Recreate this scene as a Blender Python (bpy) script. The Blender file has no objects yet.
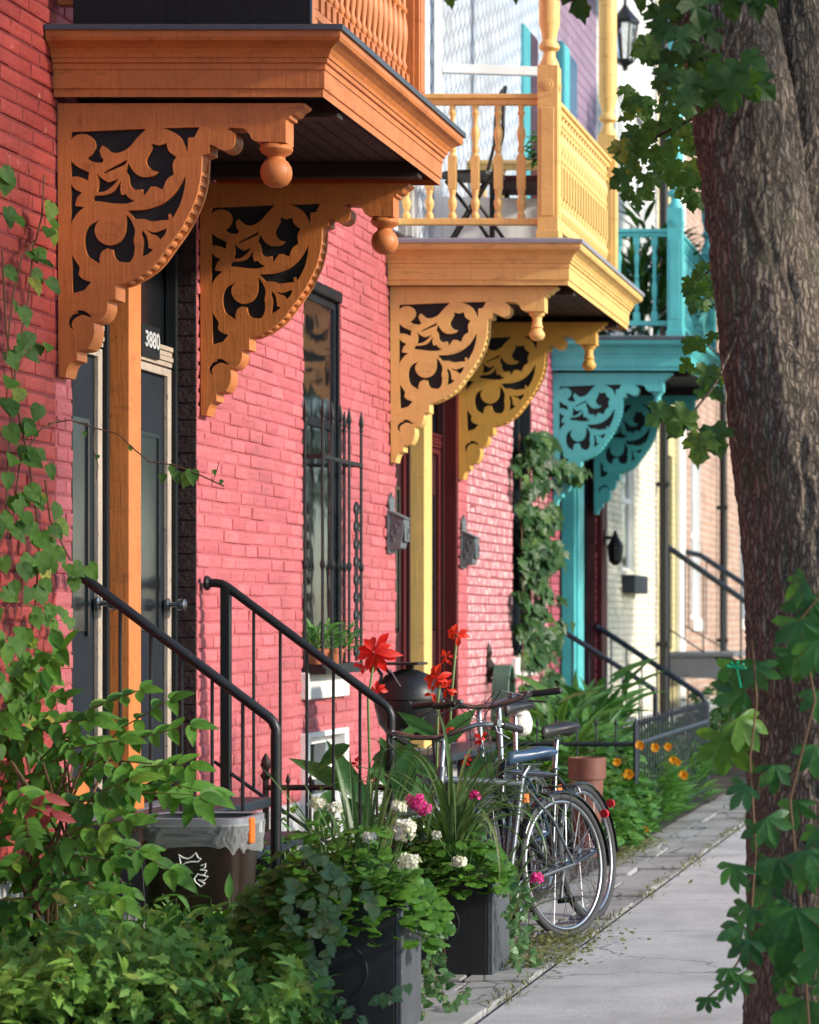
import bpy, bmesh, math, random
from mathutils import Vector, Matrix, noise
random.seed(7)
R = math.radians
S = bpy.context.scene
COL = S.collection
F = 2625.0; VX = 1017.0; VY = 622.0; CH = 1.46     # focal length in pixels, axis point, eye height
WX = -3.84                                         # facade plane

def P(px, py, D):
    return Vector(((px - VX) * D / F, D, CH - (py - VY) * D / F))
def rnd(a, b): return random.uniform(a, b)

# ---------------------------------------------------------------- camera
cam = bpy.data.objects.new('camera', bpy.data.cameras.new('camera')); COL.objects.link(cam)
cam.location = (0, 0, CH); cam.rotation_euler = (R(90), 0, 0)
cd = cam.data; cd.sensor_width = 36; cd.sensor_fit = 'AUTO'; cd.lens = 36 * F / 1024
cd.shift_x = -(VX - 409.5) / 1024; cd.shift_y = (VY - 512) / 1024
cd.clip_start = .1; cd.clip_end = 2000
cd.dof.use_dof = True; cd.dof.focus_distance = 11.2; cd.dof.aperture_fstop = 4.0
S.camera = cam

# ---------------------------------------------------------------- light
SUN_EL, SUN_AZ = R(24), R(-9)        # azimuth measured from +X towards +Y
sd = Vector((math.cos(SUN_EL) * math.cos(SUN_AZ), math.cos(SUN_EL) * math.sin(SUN_AZ), math.sin(SUN_EL)))
sun = bpy.data.objects.new('sun', bpy.data.lights.new('sun', 'SUN')); COL.objects.link(sun)
sun.data.energy = 2.6; sun.data.angle = R(4.0); sun.data.color = (1, .91, .78)
sun.rotation_euler = sd.to_track_quat('Z', 'Y').to_euler()
W = bpy.data.worlds.new('World'); S.world = W; W.use_nodes = True
nt = W.node_tree; bg = nt.nodes['Background']
sky = nt.nodes.new('ShaderNodeTexSky'); sky.sky_type = 'NISHITA'; sky.sun_disc = False
sky.sun_elevation = SUN_EL; sky.sun_rotation = R(90) - SUN_AZ
sky.dust_density = .6; sky.ozone_density = 2.2
nt.links.new(sky.outputs[0], bg.inputs[0]); bg.inputs[1].default_value = .15
vs = S.view_settings; vs.view_transform = 'Standard'; vs.look = 'None'; vs.gamma = 1; vs.exposure = 1.0
vs.use_curve_mapping = False

# ---------------------------------------------------------------- materials
def nmat(name):
    m = bpy.data.materials.new(name); m.use_nodes = True
    t = m.node_tree; return m, t, t.nodes['Principled BSDF']
def nd(t, typ, **k):
    n = t.nodes.new(typ)
    for a, v in k.items():
        if a in n.inputs: n.inputs[a].default_value = v
        else: setattr(n, a, v)
    return n
def c4(c): return (c[0], c[1], c[2], 1)
def mixc(t, fac, a, b, blend='MIX'):
    n = t.nodes.new('ShaderNodeMix'); n.data_type = 'RGBA'; n.blend_type = blend
    for i, v in ((0, fac), (6, a), (7, b)):
        if hasattr(v, 'is_linked'): t.links.new(v, n.inputs[i])
        elif isinstance(v, (int, float)): n.inputs[i].default_value = v
        else: n.inputs[i].default_value = c4(v)
    return n.outputs[2]
def ramp(t, src, p0, p1, c0=(0, 0, 0), c1=(1, 1, 1)):
    n = t.nodes.new('ShaderNodeValToRGB'); e = n.color_ramp.elements
    e[0].position = p0; e[1].position = p1; e[0].color = c4(c0); e[1].color = c4(c1)
    t.links.new(src, n.inputs[0]); return n.outputs[0]
def coords(t, scale=(1, 1, 1), kind='Object'):
    tc = t.nodes.new('ShaderNodeTexCoord'); mp = t.nodes.new('ShaderNodeMapping')
    mp.inputs['Scale'].default_value = scale
    t.links.new(tc.outputs[kind], mp.inputs[0]); return mp.outputs[0]
def noi(t, vec, scale, detail=4, rough=.6):
    n = nd(t, 'ShaderNodeTexNoise', Scale=scale, Detail=detail, Roughness=rough)
    t.links.new(vec, n.inputs['Vector']); return n.outputs[0]
def bump(t, b, h, dist, strength=1.0, prev=None):
    n = nd(t, 'ShaderNodeBump', Strength=strength, Distance=dist)
    t.links.new(h, n.inputs['Height'])
    if prev: t.links.new(prev, n.inputs['Normal'])
    t.links.new(n.outputs[0], b.inputs['Normal']); return n.outputs[0]

def paint(name, col, dark=.55, rough=.5, grain=.0012, chip=None, chip_at=.70, gs=(3, 3, 40), mott=1.0, mildew=None):
    m, t, b = nmat(name)
    v = coords(t); g = coords(t, (gs[2], gs[2], gs[0]))
    n1 = noi(t, v, 5, 6); n2 = noi(t, g, 1.5, 5); n3 = noi(t, v, 38, 6, .7)
    f = ramp(t, n1, .35, .75)
    c = mixc(t, f, tuple(x * (1 + .08 * mott) for x in col), tuple(x * (1 - (1 - dark) * .45 * mott) for x in col))
    c = mixc(t, ramp(t, n2, .55, .8), c, tuple(x * dark for x in col))
    if chip:
        c = mixc(t, ramp(t, n3, chip_at, chip_at + .03), c, chip)
    if mildew:
        q = noi(t, coords(t, (2.2, 2.2, 7)), 2.6, 8, .72); c = mixc(t, ramp(t, q, .56, .70, (0, 0, 0), (.75, .75, .75)), c, mildew)
    t.links.new(c, b.inputs['Base Color'])
    rr = nd(t, 'ShaderNodeMapRange'); rr.inputs[3].default_value = rough - .1; rr.inputs[4].default_value = rough + .2
    t.links.new(n1, rr.inputs[0]); t.links.new(rr.outputs[0], b.inputs['Roughness'])
    p = bump(t, b, n2, grain)
    bump(t, b, n3, grain * .8, 1, p)
    return m

def metal(name, col, rough=.35, metallic=1.0, spots=None):
    m, t, b = nmat(name); v = coords(t); n = noi(t, v, 25, 6)
    c = mixc(t, ramp(t, n, .4, .75), col, tuple(x * .6 for x in col))
    if spots: c = mixc(t, ramp(t, noi(t, v, 60, 5, .7), .62, .68), c, spots)
    t.links.new(c, b.inputs['Base Color']); b.inputs['Metallic'].default_value = metallic
    rr = nd(t, 'ShaderNodeMapRange'); rr.inputs[3].default_value = rough - .08; rr.inputs[4].default_value = rough + .22
    t.links.new(n, rr.inputs[0]); t.links.new(rr.outputs[0], b.inputs['Roughness'])
    bump(t, b, n, .0006)
    return m

def plain(name, col, rough=.5, var=.15, metallic=0, bs=0.0008, sc=30):
    m, t, b = nmat(name); v = coords(t); n = noi(t, v, sc, 5)
    c = mixc(t, n, tuple(x * (1 - var) for x in col), tuple(min(1, x * (1 + var)) for x in col))
    t.links.new(c, b.inputs['Base Color']); b.inputs['Roughness'].default_value = rough
    b.inputs['Metallic'].default_value = metallic
    bump(t, b, n, bs)
    return m

def brick_paint(name, col, col2, worn=None, dirt=.5, wat=.62):
    """painted masonry: the bricks are geometry, each one an island with its own tone"""
    m, t, b = nmat(name); v = coords(t)
    geo = t.nodes.new('ShaderNodeNewGeometry')
    c = mixc(t, geo.outputs['Random Per Island'], col, col2)
    n1 = noi(t, v, 1.3, 5); n2 = noi(t, v, 60, 8, .7); n3 = noi(t, v, 14, 6)
    c = mixc(t, ramp(t, n1, .42, .72), c, tuple(x * dirt for x in col))
    if worn: c = mixc(t, ramp(t, n3, wat, wat + .07), c, worn)
    # grime streaks that ran down the wall
    st = noi(t, coords(t, (7, 7, .7)), 1.6, 5)
    c = mixc(t, ramp(t, st, .58, .75, (0, 0, 0), (.45, .45, .45)), c, tuple(x * .5 for x in col))
    t.links.new(c, b.inputs['Base Color']); b.inputs['Roughness'].default_value = .62
    p = bump(t, b, n2, .0045); bump(t, b, noi(t, v, 22, 6, .65), .011, 1, p)
    return m

def brick_tex(name, c1, c2, mortar, w=.215, h=.075, rot=0, bumpd=.01, msz=.008):
    m, t, b = nmat(name)
    tc = t.nodes.new('ShaderNodeTexCoord'); sp = t.nodes.new('ShaderNodeSeparateXYZ'); cb = t.nodes.new('ShaderNodeCombineXYZ')
    t.links.new(tc.outputs['Object'], sp.inputs[0])
    ad = nd(t, 'ShaderNodeMath', operation='ADD'); t.links.new(sp.outputs[0], ad.inputs[0]); t.links.new(sp.outputs[1], ad.inputs[1])
    t.links.new(ad.outputs[0], cb.inputs[0]); t.links.new(sp.outputs[2], cb.inputs[1])
    vec = cb.outputs[0]
    if rot:
        mp = t.nodes.new('ShaderNodeMapping'); mp.inputs['Rotation'].default_value = (0, 0, rot)
        t.links.new(vec, mp.inputs[0]); vec = mp.outputs[0]
    br = nd(t, 'ShaderNodeTexBrick', Scale=1.0)
    br.inputs['Brick Width'].default_value = w; br.inputs['Row Height'].default_value = h
    br.inputs['Mortar Size'].default_value = msz; br.inputs['Mortar Smooth'].default_value = .3
    br.inputs['Color1'].default_value = c4(c1); br.inputs['Color2'].default_value = c4(c2); br.inputs['Mortar'].default_value = c4(mortar)
    t.links.new(vec, br.inputs['Vector'])
    n1 = noi(t, coords(t), 2.2, 6); n2 = noi(t, coords(t), 45, 6, .7)
    c = mixc(t, ramp(t, n1, .45, .75), br.outputs[0], tuple(x * .6 for x in c1))
    t.links.new(c, b.inputs['Base Color']); b.inputs['Roughness'].default_value = .75
    inv = nd(t, 'ShaderNodeMath', operation='SUBTRACT'); inv.inputs[0].default_value = 1
    t.links.new(br.outputs[1], inv.inputs[1])
    p = bump(t, b, inv.outputs[0], bumpd); bump(t, b, n2, .003, 1, p)
    return m

def leafmat(name, ca, cb, cc=None, trans=.35, rough=.42, edge=None):
    m, t, b = nmat(name)
    geo = t.nodes.new('ShaderNodeNewGeometry')
    r = geo.outputs['Random Per Island']
    c = mixc(t, ramp(t, r, .1, .8), ca, cb)
    if cc: c = mixc(t, ramp(t, r, .90, .97), c, cc)
    n = noi(t, coords(t), 45, 4); c = mixc(t, ramp(t, n, .3, .8), c, tuple(x * .6 for x in ca))
    c = mixc(t, ramp(t, noi(t, coords(t), 95, 5, .75), .62, .68, (0, 0, 0), (.55, .55, .55)), c, tuple(x * .5 + y_ for x, y_ in zip(ca, (.06, .045, .01))))
    n0 = noi(t, coords(t), 2.5, 2); c = mixc(t, ramp(t, n0, .45, .65, (0, 0, 0), (.6, .6, .6)), c, cb)
    t.links.new(c, b.inputs['Base Color']); b.inputs['Roughness'].default_value = rough; b.inputs['Specular IOR Level'].default_value = .38
    bump(t, b, n, .002)
    tr = t.nodes.new('ShaderNodeBsdfTranslucent')
    c2 = mixc(t, 1.0, c, (1.15, 1.25, .55), 'MULTIPLY'); t.links.new(c2, tr.inputs[0])
    ms = t.nodes.new('ShaderNodeMixShader'); ms.inputs[0].default_value = trans
    t.links.new(b.outputs[0], ms.inputs[1]); t.links.new(tr.outputs[0], ms.inputs[2])
    t.links.new(ms.outputs[0], t.nodes['Material Output'].inputs[0])
    return m

def glass(name, tint=(.02, .03, .035), rough=.06, alpha=.35, ior=1.5):
    m, t, b = nmat(name); b.inputs['Base Color'].default_value = c4(tint)
    b.inputs['Roughness'].default_value = rough
    gl = nd(t, 'ShaderNodeBsdfGlossy', Roughness=rough); gl.inputs[0].default_value = (.9, .95, 1, 1)
    tp = t.nodes.new('ShaderNodeBsdfTransparent'); tp.inputs[0].default_value = (.95, .97, .98, 1)
    ms = t.nodes.new('ShaderNodeMixShader'); fr = nd(t, 'ShaderNodeFresnel', IOR=ior)
    m1 = t.nodes.new('ShaderNodeMixShader'); m1.inputs[0].default_value = alpha
    t.links.new(tp.outputs[0], m1.inputs[1]); t.links.new(b.outputs[0], m1.inputs[2])
    t.links.new(fr.outputs[0], ms.inputs[0]); t.links.new(m1.outputs[0], ms.inputs[1]); t.links.new(gl.outputs[0], ms.inputs[2])
    t.links.new(ms.outputs[0], t.nodes['Material Output'].inputs[0])
    n = noi(t, coords(t), 3, 2); bm_ = nd(t, 'ShaderNodeBump', Distance=.01, Strength=.4)
    t.links.new(n, bm_.inputs['Height']); t.links.new(bm_.outputs[0], gl.inputs['Normal'])
    return m

M = {}
M['orange'] = paint('orange_paint', (.56, .175, .042), .55, .45, .0018, (.24, .09, .035), .655, mildew=(.26, .075, .025))
M['yellow'] = paint('yellow_paint', (.76, .48, .155), .72, .45, .0012, (.42, .26, .12), .655, mildew=(.46, .27, .09))
M['yellow2'] = paint('mustard_paint', (.68, .37, .075), .7, .45, .0012, (.38, .2, .07), .67)
M['teal'] = paint('teal_paint', (.085, .46, .47), .7, .45, .0012, (.04, .22, .24), .67)
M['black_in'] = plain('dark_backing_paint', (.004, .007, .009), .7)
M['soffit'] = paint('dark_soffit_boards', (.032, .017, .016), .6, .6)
M['slate'] = plain('slate_flashing', (.06, .075, .09), .5, .3)
M['greyflash'] = plain('grey_flashing', (.27, .29, .34), .45, .2)
M['maroon'] = paint('maroon_paint', (.085, .012, .013), .6, .5)
M['maroon_dark'] = paint('dark_maroon_paint', (.035, .009, .011), .6, .55)
M['frame_black'] = paint('black_door_paint', (.011, .014, .017), .6, .45)
M['door_slate'] = paint('charcoal_door_panel', (.014, .018, .024), .7, .6)
M['trim_tan'] = paint('weathered_tan_trim', (.42, .34, .27), .45, .5, .002, (.1, .06, .04), .62)
M['glass'] = glass('window_glass', alpha=.12); M['glass_dark'] = glass('dark_glass', (.007, .009, .012), .2, .95, 1.22)
M['curtain'] = plain('pale_curtain_cloth', (.72, .78, .80), .9, .15)
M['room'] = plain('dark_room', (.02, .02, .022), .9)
M['pink'] = brick_paint('pink_painted_brick', (.60, .150, .160), (.46, .095, .110), (.42, .10, .11), .60)
M['pink2'] = brick_paint('rose_painted_brick', (.60, .23, .25), (.52, .17, .19), (.68, .45, .45), .7, .52)
M['pink_shade'] = brick_paint('shade_toned_pink_brick', (.46, .062, .048), (.36, .042, .035), (.55, .20, .16), .55, .64)  # pink brick made darker and redder, tree shade put into the colour
M['rose'] = brick_paint('dull_rose_painted_brick', (.42, .075, .12), (.36, .06, .095), None, .7)
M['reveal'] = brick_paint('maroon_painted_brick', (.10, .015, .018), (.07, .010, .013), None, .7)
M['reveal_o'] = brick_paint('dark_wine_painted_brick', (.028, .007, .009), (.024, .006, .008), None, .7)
M['cream'] = brick_paint('cream_painted_brick', (.82, .78, .62), (.78, .75, .60), (.74, .70, .58), .88)
M['brown'] = brick_tex('brown_brick', (.50, .31, .22), (.38, .22, .155), (.56, .46, .38), .24, .085, 0, .012, .014)
M['palebrick'] = brick_tex('pale_yellow_brick', (.72, .62, .30), (.66, .56, .26), (.5, .45, .3))
M['shingle_blue'] = brick_tex('pale_blue_shingles', (.76, .80, .85), (.66, .72, .80), (.28, .32, .42), .14, .14, R(45), .008, .01)
M['shingle_mauve'] = brick_tex('mauve_shingles', (.36, .26, .36), (.30, .2, .3), (.15, .1, .15), .16, .1, 0, .01, .006)
M['white'] = paint('white_paint', (.78, .78, .76), .8, .45)
M['white_siding'] = brick_tex('white_clapboard', (.66, .66, .62), (.62, .62, .59), (.4, .4, .4), 4, .11, 0, .012, .005)
M['stone'] = plain('grey_foundation_stone', (.42, .42, .42), .85, .35, 0, .01, 9)
M['sill'] = plain('white_limestone_sill', (.66, .64, .60), .8, .2, 0, .004, 18)
M['iron'] = metal('black_iron_paint', (.012, .014, .016), .36, .25, (.09, .035, .015))
M['iron_blue'] = metal('blue_black_iron_paint', (.018, .028, .042), .38, .2)
M['iron_rust'] = metal('worn_iron', (.035, .022, .018), .5, .4, (.13, .05, .03))
for k_ in ('frame_black', 'door_slate', 'maroon', 'maroon_dark'): M[k_].node_tree.nodes['Principled BSDF'].inputs['Specular IOR Level'].default_value = .18
M['spoke'] = metal('spoke_steel', (.34, .35, .37), .35)
M['chrome'] = metal('chrome', (.36, .38, .40), .25)
M['alu'] = metal('brushed_aluminium', (.20, .21, .22), .4)
M['castgrey'] = metal('grey_cast_metal', (.15, .17, .18), .5, .2, (.04, .045, .045))
M['rubber'] = plain('tyre_rubber', (.028, .028, .03), .7, .3)
M['blackplastic'] = plain('black_plastic', (.015, .015, .016), .45)
M['saddleblue'] = plain('blue_saddle_vinyl', (.03, .07, .14), .35)
M['bikeblack'] = plain('black_bike_enamel', (.012, .014, .018), .22)
M['bikesilver'] = metal('silver_bike_enamel', (.13, .14, .155), .32, .6)
M['bikeblue'] = plain('blue_bike_enamel', (.012, .035, .07), .25)
M['wool'] = plain('white_fleece', (.75, .72, .66), .95, .2, 0, .006, 60)
M['orangeplastic'] = plain('orange_plastic', (.8, .16, .02), .4)
M['redplastic'] = plain('red_plastic', (.6, .02, .03), .3)
M['terracotta'] = plain('terracotta', (.42, .13, .055), .8, .25)
M['brownpot'] = plain('brown_glazed_pot', (.16, .055, .035), .5, .35)
M['planter'] = plain('black_planter_wood', (.007, .008, .009), .55, .5, 0, .003, 14)
M['planter_edge'] = paint('chipped_grey_planter_side', (.055, .06, .07), .5, .6, .003, (.22, .23, .24), .64)  # street-facing side, a lighter chipped grey than the other planter walls
M['soil'] = plain('dark_soil', (.035, .025, .018), .95, .5, 0, .02, 25)
M['bin'] = plain('brown_bin_plastic', (.022, .013, .010), .25, .35)
M['binrim'] = plain('grey_bin_rim', (.20, .21, .235), .4, .2)
M['bluebox'] = plain('slate_blue_step_paint', (.02, .028, .04), .5, .3)
M['hose'] = plain('green_garden_hose', (.05, .12, .08), .4)
M['stepwood'] = paint('grey_step_paint', (.14, .15, .17), .6, .6)
M['red_petal'] = leafmat('red_canna_petal', (.80, .012, .012), (.70, .03, .012), (.85, .10, .02), .3, .45)
M['orange_petal'] = leafmat('orange_red_petal', (.85, .05, .01), (.75, .03, .012), (.9, .2, .02), .3, .45)
M['white_petal'] = leafmat('white_geranium_petal', (.82, .80, .74), (.76, .74, .62), (.8, .68, .45), .25, .6)
M['pink_petal'] = leafmat('magenta_petal', (.75, .03, .28), (.85, .08, .36), None, .25, .6)
M['yellow_petal'] = leafmat('yellow_petal', (.85, .42, .01), (.85, .30, .01), None, .25, .6)
M['vine'] = leafmat('wall_vine_leaf', (.05, .14, .022), (.13, .29, .035), (.48, .46, .05), .38, .6)
M['bush'] = leafmat('bush_leaf', (.065, .19, .028), (.14, .33, .04), (.26, .42, .05), .40, .55)
M['cover'] = leafmat('ground_cover_leaf', (.09, .26, .06), (.25, .44, .07), (.48, .48, .12), .4, .55)
M['gerleaf'] = leafmat('geranium_leaf', (.06, .17, .03), (.13, .29, .04), None, .36)
M['ivyleaf'] = leafmat('variegated_ivy_leaf', (.07, .17, .08), (.14, .26, .10), (.48, .50, .30), .28)
M['straps'] = leafmat('strap_leaf', (.075, .15, .06), (.13, .22, .07), (.30, .28, .10), .3, .38)
M['cannaleaf'] = leafmat('canna_leaf', (.055, .17, .05), (.10, .25, .07), None, .4, .32)
M['ivydark'] = leafmat('dark_wall_ivy_leaf', (.028, .08, .025), (.06, .15, .035), (.13, .23, .04), .3)
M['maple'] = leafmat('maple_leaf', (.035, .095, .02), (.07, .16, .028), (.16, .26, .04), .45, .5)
M['maplebright'] = leafmat('sunlit_maple_leaf', (.05, .13, .028), (.09, .19, .03), (.3, .3, .04), .5, .45)  # lighter copy of the maple green, sunlight put into the colour
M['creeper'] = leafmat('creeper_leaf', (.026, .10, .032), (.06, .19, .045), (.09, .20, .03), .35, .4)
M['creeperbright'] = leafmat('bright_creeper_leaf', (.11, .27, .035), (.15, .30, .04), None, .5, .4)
M['gardenleaf'] = leafmat('garden_leaf', (.065, .19, .06), (.15, .34, .07), (.2, .36, .08), .35)
M['redleaf'] = leafmat('reddened_leaf', (.42, .07, .07), (.5, .12, .09), None, .4)
M['weed'] = leafmat('dry_weed', (.16, .19, .06), (.25, .24, .10), (.35, .28, .14), .3)
M['twig'] = plain('brown_twig', (.12, .065, .03), .8)
M['stemgreen'] = plain('green_stem', (.13, .20, .06), .6)

# bark
def bark_mat():
    m, t, b = nmat('grey_brown_bark')
    v = coords(t, (1, 1, .17)); v2 = coords(t)
    w = nd(t, 'ShaderNodeTexVoronoi', Scale=62, feature='DISTANCE_TO_EDGE'); w.inputs['Randomness'].default_value = 1
    n0 = noi(t, v2, 14, 4)
    ad = t.nodes.new('ShaderNodeVectorMath'); ad.operation = 'ADD'
    sc = t.nodes.new('ShaderNodeVectorMath'); sc.operation = 'SCALE'; sc.inputs['Scale'].default_value = .035
    nn = nd(t, 'ShaderNodeTexNoise', Scale=20, Detail=3); t.links.new(v2, nn.inputs['Vector'])
    t.links.new(nn.outputs[1], sc.inputs[0]); t.links.new(v, ad.inputs[0]); t.links.new(sc.outputs[0], ad.inputs[1])
    t.links.new(ad.outputs[0], w.inputs['Vector'])
    cr = ramp(t, w.outputs[0], .0, .34)
    n3 = noi(t, v2, 120, 8, .75)
    c = mixc(t, n0, (.25, .185, .13), (.39, .30, .225))
    c = mixc(t, ramp(t, n3, .4, .7), c, (.26, .20, .15))
    c = mixc(t, cr, (.055, .036, .026), c)
    c = mixc(t, ramp(t, noi(t, v2, 3.0, 3), .56, .68, (0, 0, 0), (.35, .35, .35)), c, (.07, .09, .03))
    t.links.new(c, b.inputs['Base Color']); b.inputs['Roughness'].default_value = .9
    p = bump(t, b, cr, .008); bump(t, b, n3, .007, 1, p)
    return m
M['bark'] = bark_mat()

def concrete(name, col, col2, stain=.6, crack=False):
    m, t, b = nmat(name); v = coords(t)
    n1 = noi(t, v, 1.6, 8, .65); n2 = noi(t, v, 60, 8, .75); n3 = noi(t, v, 7, 6)
    geo = t.nodes.new('ShaderNodeNewGeometry')
    c = mixc(t, geo.outputs['Random Per Island'], col, col2)
    c = mixc(t, ramp(t, n1, .40, .70), c, tuple(x * stain for x in col))
    c = mixc(t, ramp(t, n3, .60, .72, (0, 0, 0), (.5, .5, .5)), c, tuple(x * .7 for x in col))
    c = mixc(t, ramp(t, n2, .5, .75, (0, 0, 0), (.7, .7, .7)), c, tuple(x * .5 for x in col))
    sp = noi(t, v, 260, 3, .8); c = mixc(t, ramp(t, sp, .56, .70, (0, 0, 0), (.6, .6, .6)), c, (.12, .12, .115))
    if not crack:
        wp = nd(t, 'ShaderNodeTexNoise', Scale=2.2, Detail=6); t.links.new(v, wp.inputs['Vector']); s1 = t.nodes.new('ShaderNodeVectorMath'); s1.operation = 'SCALE'; s1.inputs['Scale'].default_value = .55; t.links.new(wp.outputs[1], s1.inputs[0]); a1 = t.nodes.new('ShaderNodeVectorMath'); t.links.new(v, a1.inputs[0]); t.links.new(s1.outputs[0], a1.inputs[1])
        w2 = nd(t, 'ShaderNodeTexVoronoi', Scale=.42, feature='DISTANCE_TO_EDGE'); t.links.new(a1.outputs[0], w2.inputs['Vector']); c = mixc(t, ramp(t, w2.outputs[0], .0, .0028), (.13, .13, .12), c)
    if crack:
        w = nd(t, 'ShaderNodeTexVoronoi', Scale=2.6, feature='DISTANCE_TO_EDGE'); t.links.new(coords(t, (1, .6, 1)), w.inputs['Vector'])
        k = ramp(t, w.outputs[0], .0, .018); c = mixc(t, k, (.06, .06, .05), c)
    t.links.new(c, b.inputs['Base Color']); b.inputs['Roughness'].default_value = .85
    p = bump(t, b, n2, .004); bump(t, b, n3, .006, 1, p)
    return m
M['concrete'] = concrete('sidewalk_concrete', (.46, .46, .445), (.52, .52, .505), .66)
M['pavers'] = concrete('old_flagstone', (.31, .305, .29), (.40, .395, .38), .55, True)
M['asphalt'] = concrete('asphalt', (.05, .05, .052), (.06, .06, .06), .7)

# ---------------------------------------------------------------- mesh builder
class MB:
    def __init__(s): s.v = []; s.f = []; s.m = []
    def add(s, vs_, fs_, mi=0):
        o = len(s.v); s.v += [tuple(p) for p in vs_]
        for f in fs_: s.f.append(tuple(i + o for i in f)); s.m.append(mi)
    def box(s, x0, x1, y0, y1, z0, z1, mi=0):
        s.add([(x0, y0, z0), (x1, y0, z0), (x1, y1, z0), (x0, y1, z0), (x0, y0, z1), (x1, y0, z1), (x1, y1, z1), (x0, y1, z1)],
              [(0, 3, 2, 1), (4, 5, 6, 7), (0, 1, 5, 4), (1, 2, 6, 5), (2, 3, 7, 6), (3, 0, 4, 7)], mi); return s
    def tube(s, pts, r, seg=8, mi=0, cap=True):
        pts = [Vector(p) for p in pts]; n = len(pts); rs = r if isinstance(r, (list, tuple)) else [r] * n
        vs_ = []; prev = None
        for i, p in enumerate(pts):
            d = (pts[min(i + 1, n - 1)] - pts[max(i - 1, 0)])
            if d.length < 1e-9: d = Vector((0, 0, 1))
            d.normalize()
            if prev is None:
                a = d.cross(Vector((0, 0, 1)))
                if a.length < .05: a = d.cross(Vector((1, 0, 0)))
            else: a = prev - d * prev.dot(d)
            a.normalize(); prev = a; b = d.cross(a)
            for k in range(seg):
                t = 2 * math.pi * k / seg; vs_.append(p + (a * math.cos(t) + b * math.sin(t)) * rs[i])
        fs_ = []
        for i in range(n - 1):
            for k in range(seg):
                k2 = (k + 1) % seg; fs_.append((i * seg + k, i * seg + k2, (i + 1) * seg + k2, (i + 1) * seg + k))
        if cap: fs_.append(tuple(range(seg))[::-1]); fs_.append(tuple((n - 1) * seg + k for k in range(seg)))
        s.add(vs_, fs_, mi); return s
    def lathe(s, c, prof, seg=16, mi=0, axis='Z', squash=1):
        vs_ = []; n = len(prof)
        for r, h in prof:
            for k in range(seg):
                t = 2 * math.pi * k / seg; a, b = r * math.cos(t), r * math.sin(t) * squash
                if axis == 'Z': vs_.append((c[0] + a, c[1] + b, c[2] + h))
                elif axis == 'X': vs_.append((c[0] + h, c[1] + a, c[2] + b))
                else: vs_.append((c[0] + b, c[1] + h, c[2] + a))
        fs_ = [(i * seg + k, i * seg + (k + 1) % seg, (i + 1) * seg + (k + 1) % seg, (i + 1) * seg + k) for i in range(n - 1) for k in range(seg)]
        fs_.append(tuple(range(seg))[::-1]); fs_.append(tuple((n - 1) * seg + k for k in range(seg)))
        s.add(vs_, fs_, mi); return s
    def torus(s, c, R1, r, axis='Y', seg=48, sg=8, mi=0, a0=0, a1=2 * math.pi):
        full = abs(a1 - a0 - 2 * math.pi) < 1e-6; n = seg if full else seg + 1; vs_ = []
        for i in range(n):
            t = a0 + (a1 - a0) * i / seg
            for k in range(sg):
                u = 2 * math.pi * k / sg; rr = R1 + r * math.cos(u); h = r * math.sin(u)
                if axis == 'Y': vs_.append((c[0] + rr * math.cos(t), c[1] + h, c[2] + rr * math.sin(t)))
                elif axis == 'Z': vs_.append((c[0] + rr * math.cos(t), c[1] + rr * math.sin(t), c[2] + h))
                else: vs_.append((c[0] + h, c[1] + rr * math.cos(t), c[2] + rr * math.sin(t)))
        fs_ = []
        for i in range(seg if full else seg):
            j = (i + 1) % n
            for k in range(sg): k2 = (k + 1) % sg; fs_.append((i * sg + k, j * sg + k, j * sg + k2, i * sg + k2))
        s.add(vs_, fs_, mi); return s
    def prism(s, poly, f3, mi=0, side=None):
        """poly: 2d points, f3(p, t) -> 3d point with t in 0/1"""
        n = len(poly); vs_ = [f3(p, 0) for p in poly] + [f3(p, 1) for p in poly]
        s.add(vs_, [tuple(range(n))[::-1], tuple(range(n, 2 * n))], mi)
        s.add(vs_, [(i, (i + 1) % n, n + (i + 1) % n, n + i) for i in range(n)], mi if side is None else side); return s
    def build(s, name, mats, parent=None, org=(0, 0, 0), smooth=False, bevel=0, recalc=True):
        me = bpy.data.meshes.new(name); o_ = Vector(org)
        me.from_pydata([tuple(Vector(p) - o_) for p in s.v], [], s.f); me.update()
        if not isinstance(mats, (list, tuple)): mats = [mats]
        for m in mats: me.materials.append(m)
        me.polygons.foreach_set('material_index', s.m)
        if recalc:
            b = bmesh.new(); b.from_mesh(me); bmesh.ops.recalc_face_normals(b, faces=b.faces); b.to_mesh(me); b.free()
        me.polygons.foreach_set('use_smooth', [bool(smooth)] * len(me.polygons))
        ob = bpy.data.objects.new(name, me); COL.objects.link(ob)
        if parent: ob.parent = parent
        if bevel:
            md = ob.modifiers.new('bevel', 'BEVEL'); md.width = bevel; md.segments = 2; md.limit_method = 'ANGLE'; md.angle_limit = R(35)
        if smooth == 'auto':
            me.polygons.foreach_set('use_smooth', [True] * len(me.polygons)); me.set_sharp_from_angle(angle=R(40))
        return ob

def tag(o, label, cat, group=None, kind=None):
    if label: o['label'] = label
    if cat: o['category'] = cat
    if group: o['group'] = group
    if kind: o['kind'] = kind
    return o
def empty(name, loc, label=None, cat=None, group=None, rot=(0, 0, 0)):
    o = bpy.data.objects.new(name, None); COL.objects.link(o); o.location = loc; o.rotation_euler = rot
    o.empty_display_size = .1; return tag(o, label, cat, group)
def inst(src, parent, loc=(0, 0, 0), rot=(0, 0, 0)):
    c = src.copy(); COL.objects.link(c); c.parent = parent; c.location = loc; c.rotation_euler = rot; return c
def structure(o): o['kind'] = 'structure'; return o

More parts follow.
